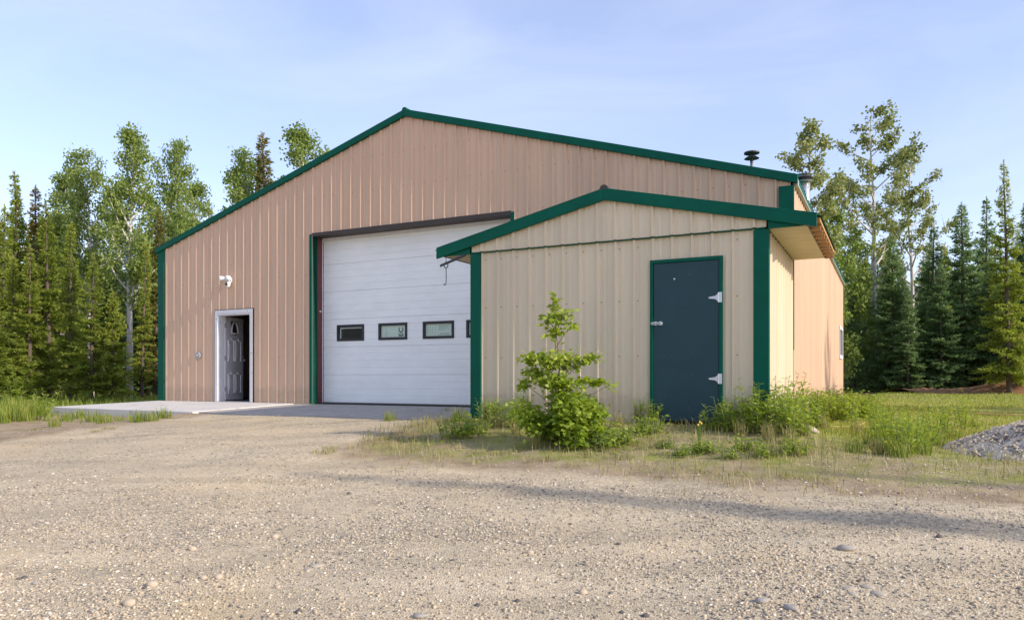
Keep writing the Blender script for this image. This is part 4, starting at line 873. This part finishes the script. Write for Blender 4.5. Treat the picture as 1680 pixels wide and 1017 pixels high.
# ------------------------------------------------------------------ grass nobody could count
def grass_field():
    g = np.random.default_rng(5); n_ = 90000
    Y = 10 ** g.uniform(math.log10(9.0), math.log10(44), n_); X = g.uniform(.28, .80, n_) * Y
    s, D = to_sd(X, Y); pat = np.sin(X * 1.1 + 2 * np.sin(Y * .5)) * np.cos(Y * .9) * .5 + .5
    keep = (s > WID + .1) & (D < 3.9 - 1.2 * g.random(n_)) & (g.random(n_) < .35 + .65 * pat) & ~((s < 16.3) & (D < 2.9) & (D > 0) & (s < WID + .1))
    X, Y = X[keep], Y[keep]; pat = pat[keep]; n_ = len(X)
    h = (.02 + .05 * g.random(n_)) * (1 + .8 * pat); wd = .004 + .0006 * Y
    v, f = blades(g, n_, X, Y, height(X, Y) - .01, h, wd, .9)
    o = link('field_grass', np_mesh('field_grass', v, f, 'grass_green', np.repeat(np.clip(g.normal(.55, .22, n_), 0, 1), 3))); tag(o, 'short sunlit grass of the field beside the workshop', 'grass', kind='stuff')
    n_ = 110000; X = g.uniform(-2, 9, n_); Y = g.uniform(5.5, 13, n_); s, D = to_sd(X, Y)
    pat = np.sin(X * 2.3 + 1.5 * np.sin(Y * 1.9)) * np.cos(Y * 2.1 + X * .7) * .5 + .5
    keep = (s > 9.6 + .5 * g.random(n_)) & (D > 2.95) & (D < 6.3 - 2.2 * g.random(n_) ** .7) & (g.random(n_) < .10 + .8 * pat ** 2) & ~((s < 10.7) & (D < 2.7))
    X, Y = X[keep], Y[keep]; n_ = len(X)
    v, f = blades(g, n_, X, Y, height(X, Y) - .01, .03 + .15 * g.random(n_) ** 2, np.full(n_, .007), 1.1)
    o = link('sparse_grass', np_mesh('sparse_grass', v, f, 'grass_dry', np.repeat(np.clip(g.normal(.34, .27, n_), 0, 1), 3))); tag(o, 'sparse half-dry grass over the dirt before the shed', 'grass', kind='stuff')
    n_ = 26000; X = g.uniform(-22, -4, n_); Y = g.uniform(9, 27, n_); s, D = to_sd(X, Y)
    keep = (((s < -.05) & (D < 5.0)) | ((s < 3.9) & (D > DF + .05) & (D < 4.6 - 1.6 * g.random(n_)))) & (X / Y > -.78)
    X, Y = X[keep], Y[keep]; s = s[keep]; n_ = len(X)
    v, f = blades(g, n_, X, Y, height(X, Y) - .01, np.where(s < 0, .12 + .3 * g.random(n_), .05 + .15 * g.random(n_)), np.full(n_, .016), .8)
    o = link('forest_edge_grass', np_mesh('forest_edge_grass', v, f, 'grass_green', np.repeat(np.clip(g.normal(.42, .2, n_), 0, 1), 3))); tag(o, 'wild grass around the slab and under the spruces', 'grass', kind='stuff')
grass_field()

# ------------------------------------------------------------------ stones and gravel
def rock_mesh(seed, mat, flat=.6, sub=2):
    g = random.Random(seed); bm = bmesh.new(); bmesh.ops.create_icosphere(bm, subdivisions=sub, radius=.5)
    ph = [g.random() * 6 for _ in range(6)]
    for v in bm.verts:
        p = v.co; k = 1 + .16 * math.sin(4 * p.x + ph[0]) + .14 * math.sin(5 * p.y + ph[1]) + .12 * math.sin(6 * p.z + ph[2]) + g.uniform(-.04, .04)
        v.co = Vector((p.x * k * 1.15, p.y * k * .85, max(p.z * k, -.3) * flat))
    me = bpy.data.meshes.new('stone'); bm.to_mesh(me); bm.free(); me.materials.append(MATS[mat])
    me.polygons.foreach_set('use_smooth', [True] * len(me.polygons)); return me
paint('stone_shard', (0.42, 0.36, 0.28), 0.9, 0.22, 14, bump=0.4, bscale=50)
RK = {'tan': rock_mesh(1, 'stone_tan'), 'grey': rock_mesh(2, 'stone_grey', .5), 'dark': rock_mesh(3, 'stone_dark', .7), 'flat': rock_mesh(4, 'stone_shard', .25)}
def stone(kind, px, py, wpx, label, group=None, sink=.12):
    x, y = gp(px, py); d = wpx * y / 1218.0 * ({'dark': .6, 'flat': .7}.get(kind, .9))
    o = link('stone', RK[kind], None, (x, y, gz(x, y) + d * (.5 * {'tan': .6, 'grey': .5, 'dark': .7, 'flat': .25}[kind] * (.35 if kind != 'flat' else .1))), rnd.random() * 6.28); o.scale = (d, d, d); return tag(o, label, 'stone', group)
stone('tan', 249, 962, 22, 'largest rounded tan stone on the gravel'); stone('dark', 237, 966, 13, 'small dark stone touching the largest tan stone')
stone('tan', 212, 992, 24, 'flat-topped tan stone close to the largest tan stone'); stone('tan', 869, 908, 15, 'upright tan stone alone in mid gravel with dark soil behind it')
stone('tan', 452, 882, 16, 'tan clod on an ochre patch of the gravel')
for px, py, wpx in ((1395, 966, 34), (1422, 962, 30), (1440, 975, 34), (1400, 975, 26)): stone('flat', px, py, wpx, 'flat grey slab of stone lying in a cluster in the gravel', 'flat stone cluster')
for px, py, wpx in ((520, 928, 30), (505, 934, 20), (535, 922, 18)): stone('flat', px, py, wpx, 'flat bluish grey stone half sunk in a small stony patch', 'flat stones in stony patch')
for px, py, wpx in ((1015, 893, 12), (742, 921, 12), (40, 948, 14), (30, 951, 12), (572, 810, 11), (716, 881, 9), (850, 988, 16), (783, 994, 16), (1060, 1012, 20), (1020, 1006, 14), (490, 1005, 18), (110, 907, 9), (192, 897, 8), (1540, 882, 16)): stone('dark', px, py, wpx, 'dark stone lying loose on the open gravel', 'dark loose stones')
for px, py, wpx in ((359, 948, 17), (333, 950, 14), (60, 957, 12), (307, 875, 8), (315, 902, 16), (1250, 988, 26), (1300, 1000, 26), (690, 1013, 22), (455, 965, 12), (150, 1004, 12), (1150, 922, 10), (955, 974, 18), (1390, 902, 28), (247, 914, 9)): stone('tan' if px % 2 else 'grey', px, py, wpx, 'pale stone lying loose on the open gravel', 'pale loose stones')
x, y = gp(1334, 709); o = link('flat_rock', RK['flat'], None, (x, y, gz(x, y) + .02), .6); o.scale = (.26, .16, .3); o.rotation_euler = (.3, .25, .7); tag(o, 'pale flat rock leaning in the weeds beside the shed corner', 'rock')
def pebbles():
    g = np.random.default_rng(9)
    bm = bmesh.new(); bmesh.ops.create_icosphere(bm, subdivisions=1, radius=1); V0 = np.array([v.co[:] for v in bm.verts]); F0 = np.array([[v.index for v in f.verts] for f in bm.faces]); bm.free()
    O0 = np.array([(1, 0, 0), (0, 1, 0), (-1, 0, 0), (0, -1, 0), (0, 0, 1)], float); OF = np.array([(0, 1, 4), (1, 2, 4), (2, 3, 4), (3, 0, 4)])
    def cloud(n_, y0, y1, V_, F_, rlo, rhi, name, label):
        Y = 1 / g.uniform(1 / y1, 1 / y0, n_); X = g.uniform(-.72, .72, n_) * Y; s, D = to_sd(X, Y)
        pat = np.clip((np.sin(X * 1.3 + 1.6 * np.sin(Y * 1.1 + X * .7)) * np.cos(Y * 1.7 - X * .8 + np.sin(X * 2.1)) + .35 * np.sin(X * 5 + 2 * np.sin(Y * 4))) * .9 + .45, 0, 1)
        keep = (D > 2.7) & (s > 3.6 - .1 * (D - 5)) & (g.random(n_) < .30 + .70 * pat) & ~((s > 9.8) & (D < 6.0) & (g.random(n_) < .75))
        X, Y = X[keep], Y[keep]; n2 = len(X)
        r_ = rlo + (rhi - rlo) * g.random(n2) ** 3.5; sc_ = np.stack([r_ * g.uniform(.8, 1.4, n2), r_ * g.uniform(.6, 1, n2), r_ * g.uniform(.4, .8, n2)], 1)
        a = g.random(n2) * 6.283; ca, sa = np.cos(a), np.sin(a)
        P = V_[None] * sc_[:, None] * (1 + g.normal(0, .14, (n2, len(V_), 1)))
        Q = np.stack([P[..., 0] * ca[:, None] - P[..., 1] * sa[:, None], P[..., 0] * sa[:, None] + P[..., 1] * ca[:, None], P[..., 2]], -1)
        Q += np.stack([X, Y, height(X, Y) + sc_[:, 2] * .25], 1)[:, None]
        F = (F_[None] + (np.arange(n2) * len(V_))[:, None, None]).reshape(-1, 3)
        o = link(name, np_mesh(name, Q.reshape(-1, 3), F, 'pebble', np.repeat(np.clip(g.normal(.55, .22, n2), 0, 1), len(F_)))); tag(o, label, 'gravel', kind='stuff')
    cloud(80000, 3.2, 8, V0, F0, .003, .0135, 'gravel', 'loose coarse gravel over the foreground yard')
    cloud(80000, 5, 15.5, O0, OF, .005, .016, 'gravel', 'loose gravel over the drive up to the apron')
pebbles()
# gravel heap at the right
def heap():
    g = np.random.default_rng(3); cx, cy, rx, ry, h = 7.6, 8.0, 2.75, 2.2, .95
    u = np.linspace(-1.15, 1.15, 60); X, Y = np.meshgrid(cx + u * rx, cy + u * ry); q = np.hypot((X - cx) / rx, (Y - cy) / ry)
    Z = height(X, Y) - .04 + h * np.clip(1 - q, 0, 1) ** .9 * (1 + .12 * np.sin(3 * X + 2 * Y)) + .025 * g.normal(0, .5, X.shape) * (q < 1.05)
    i = np.arange(3600).reshape(60, 60); F = np.stack([i[:-1, :-1], i[:-1, 1:], i[1:, 1:], i[1:, :-1]], -1).reshape(-1, 4)
    o = link('gravel_heap', np_mesh('gravel_heap', np.stack([X, Y, Z], -1).reshape(-1, 3), F, 'gravel_heap', smooth=True)); tag(o, 'low heap of grey gravel at the edge of the grass field', 'heap')
    n_ = 20000; a = g.random(n_) * 6.283; r_ = np.sqrt(g.random(n_)) * 1.1; x = cx + rx * r_ * np.cos(a); y = cy + ry * r_ * np.sin(a)
    z = height(x, y) - .04 + h * np.clip(1 - r_, 0, 1) ** .9 * (1 + .12 * np.sin(3 * x + 2 * y)); sz = g.uniform(.008, .030, n_)
    O0 = np.array([(1, 0, 0), (0, 1, 0), (-1, 0, 0), (0, -1, 0), (0, 0, .8)], float); OF = np.array([(0, 1, 4), (1, 2, 4), (2, 3, 4), (3, 0, 4)])
    P = O0[None] * sz[:, None, None] * g.uniform(.6, 1.3, (n_, 5, 3)); P += np.stack([x, y, z], 1)[:, None]
    F = (OF[None] + (np.arange(n_) * 5)[:, None, None]).reshape(-1, 3)
    p = link('heap_stones', np_mesh('heap_stones', P.reshape(-1, 3), F, 'pebble', np.repeat(np.clip(g.normal(.5, .25, n_), 0, 1), 4)), o); tag(p, kind='stuff')
heap()
# rust-brown dirt bank before the right forest
def bank():
    g = np.random.default_rng(4); u = np.linspace(0, 1, 90); v = np.linspace(-1, 1, 14)
    Uu, Vv = np.meshgrid(u, v); X = 17.5 + Uu * 17; Y = 33.5 - Uu * 6.0 + Vv * 1.6
    hgt = .25 + .75 * smooth(.12, .33, Uu) + .1 * np.sin(Uu * 30) * Uu
    Z = height(X, Y) - .05 + hgt * np.clip(1 - np.abs(Vv) ** 1.6, 0, 1) + .03 * g.normal(0, 1, X.shape)
    nx, ny = 90, 14; i = np.arange(nx * ny).reshape(ny, nx); F = np.stack([i[:-1, :-1], i[:-1, 1:], i[1:, 1:], i[1:, :-1]], -1).reshape(-1, 4)
    tag(link('dirt_bank', np_mesh('dirt_bank', np.stack([X, Y, Z], -1).reshape(-1, 3), F, 'dirt_rust', smooth=True)), 'rust-brown dirt bank along the far side of the field', kind='structure')
    tag(MB().add([(13.5, 31.2, gz(13.5, 31.2) + .03), (40, 24, gz(40, 24) + .03), (42, 36, gz(42, 36) + .08), (14, 38, gz(14, 38) + .08)], [(0, 1, 2, 3)]).build('bare_strip', 'dirt_rust'), 'strip of brown bare earth below the forest edge', kind='structure')
bank()
# rope lying in the weeds
pts = [gp(px, py) for px, py in ((1362, 703), (1380, 704), (1398, 703), (1410, 700), (1420, 696))]
ro = MB().tube([(x, y, gz(x, y) + .035) for x, y in pts], .008, 6).build('rope', 'rope_yellow', None, smooth=True); tag(ro, 'pale yellow rope lying in the weeds by the field', 'rope')
pts = [gp(px, py) for px, py in ((1600, 682), (1630, 684), (1660, 685), (1720, 686))]
bd = MB().tube([(x, y, gz(x, y) + .06) for x, y in pts], .014, 6).build('pole', 'rope_yellow', None); tag(bd, 'long thin pale pole lying flat in the field grass', 'pole')
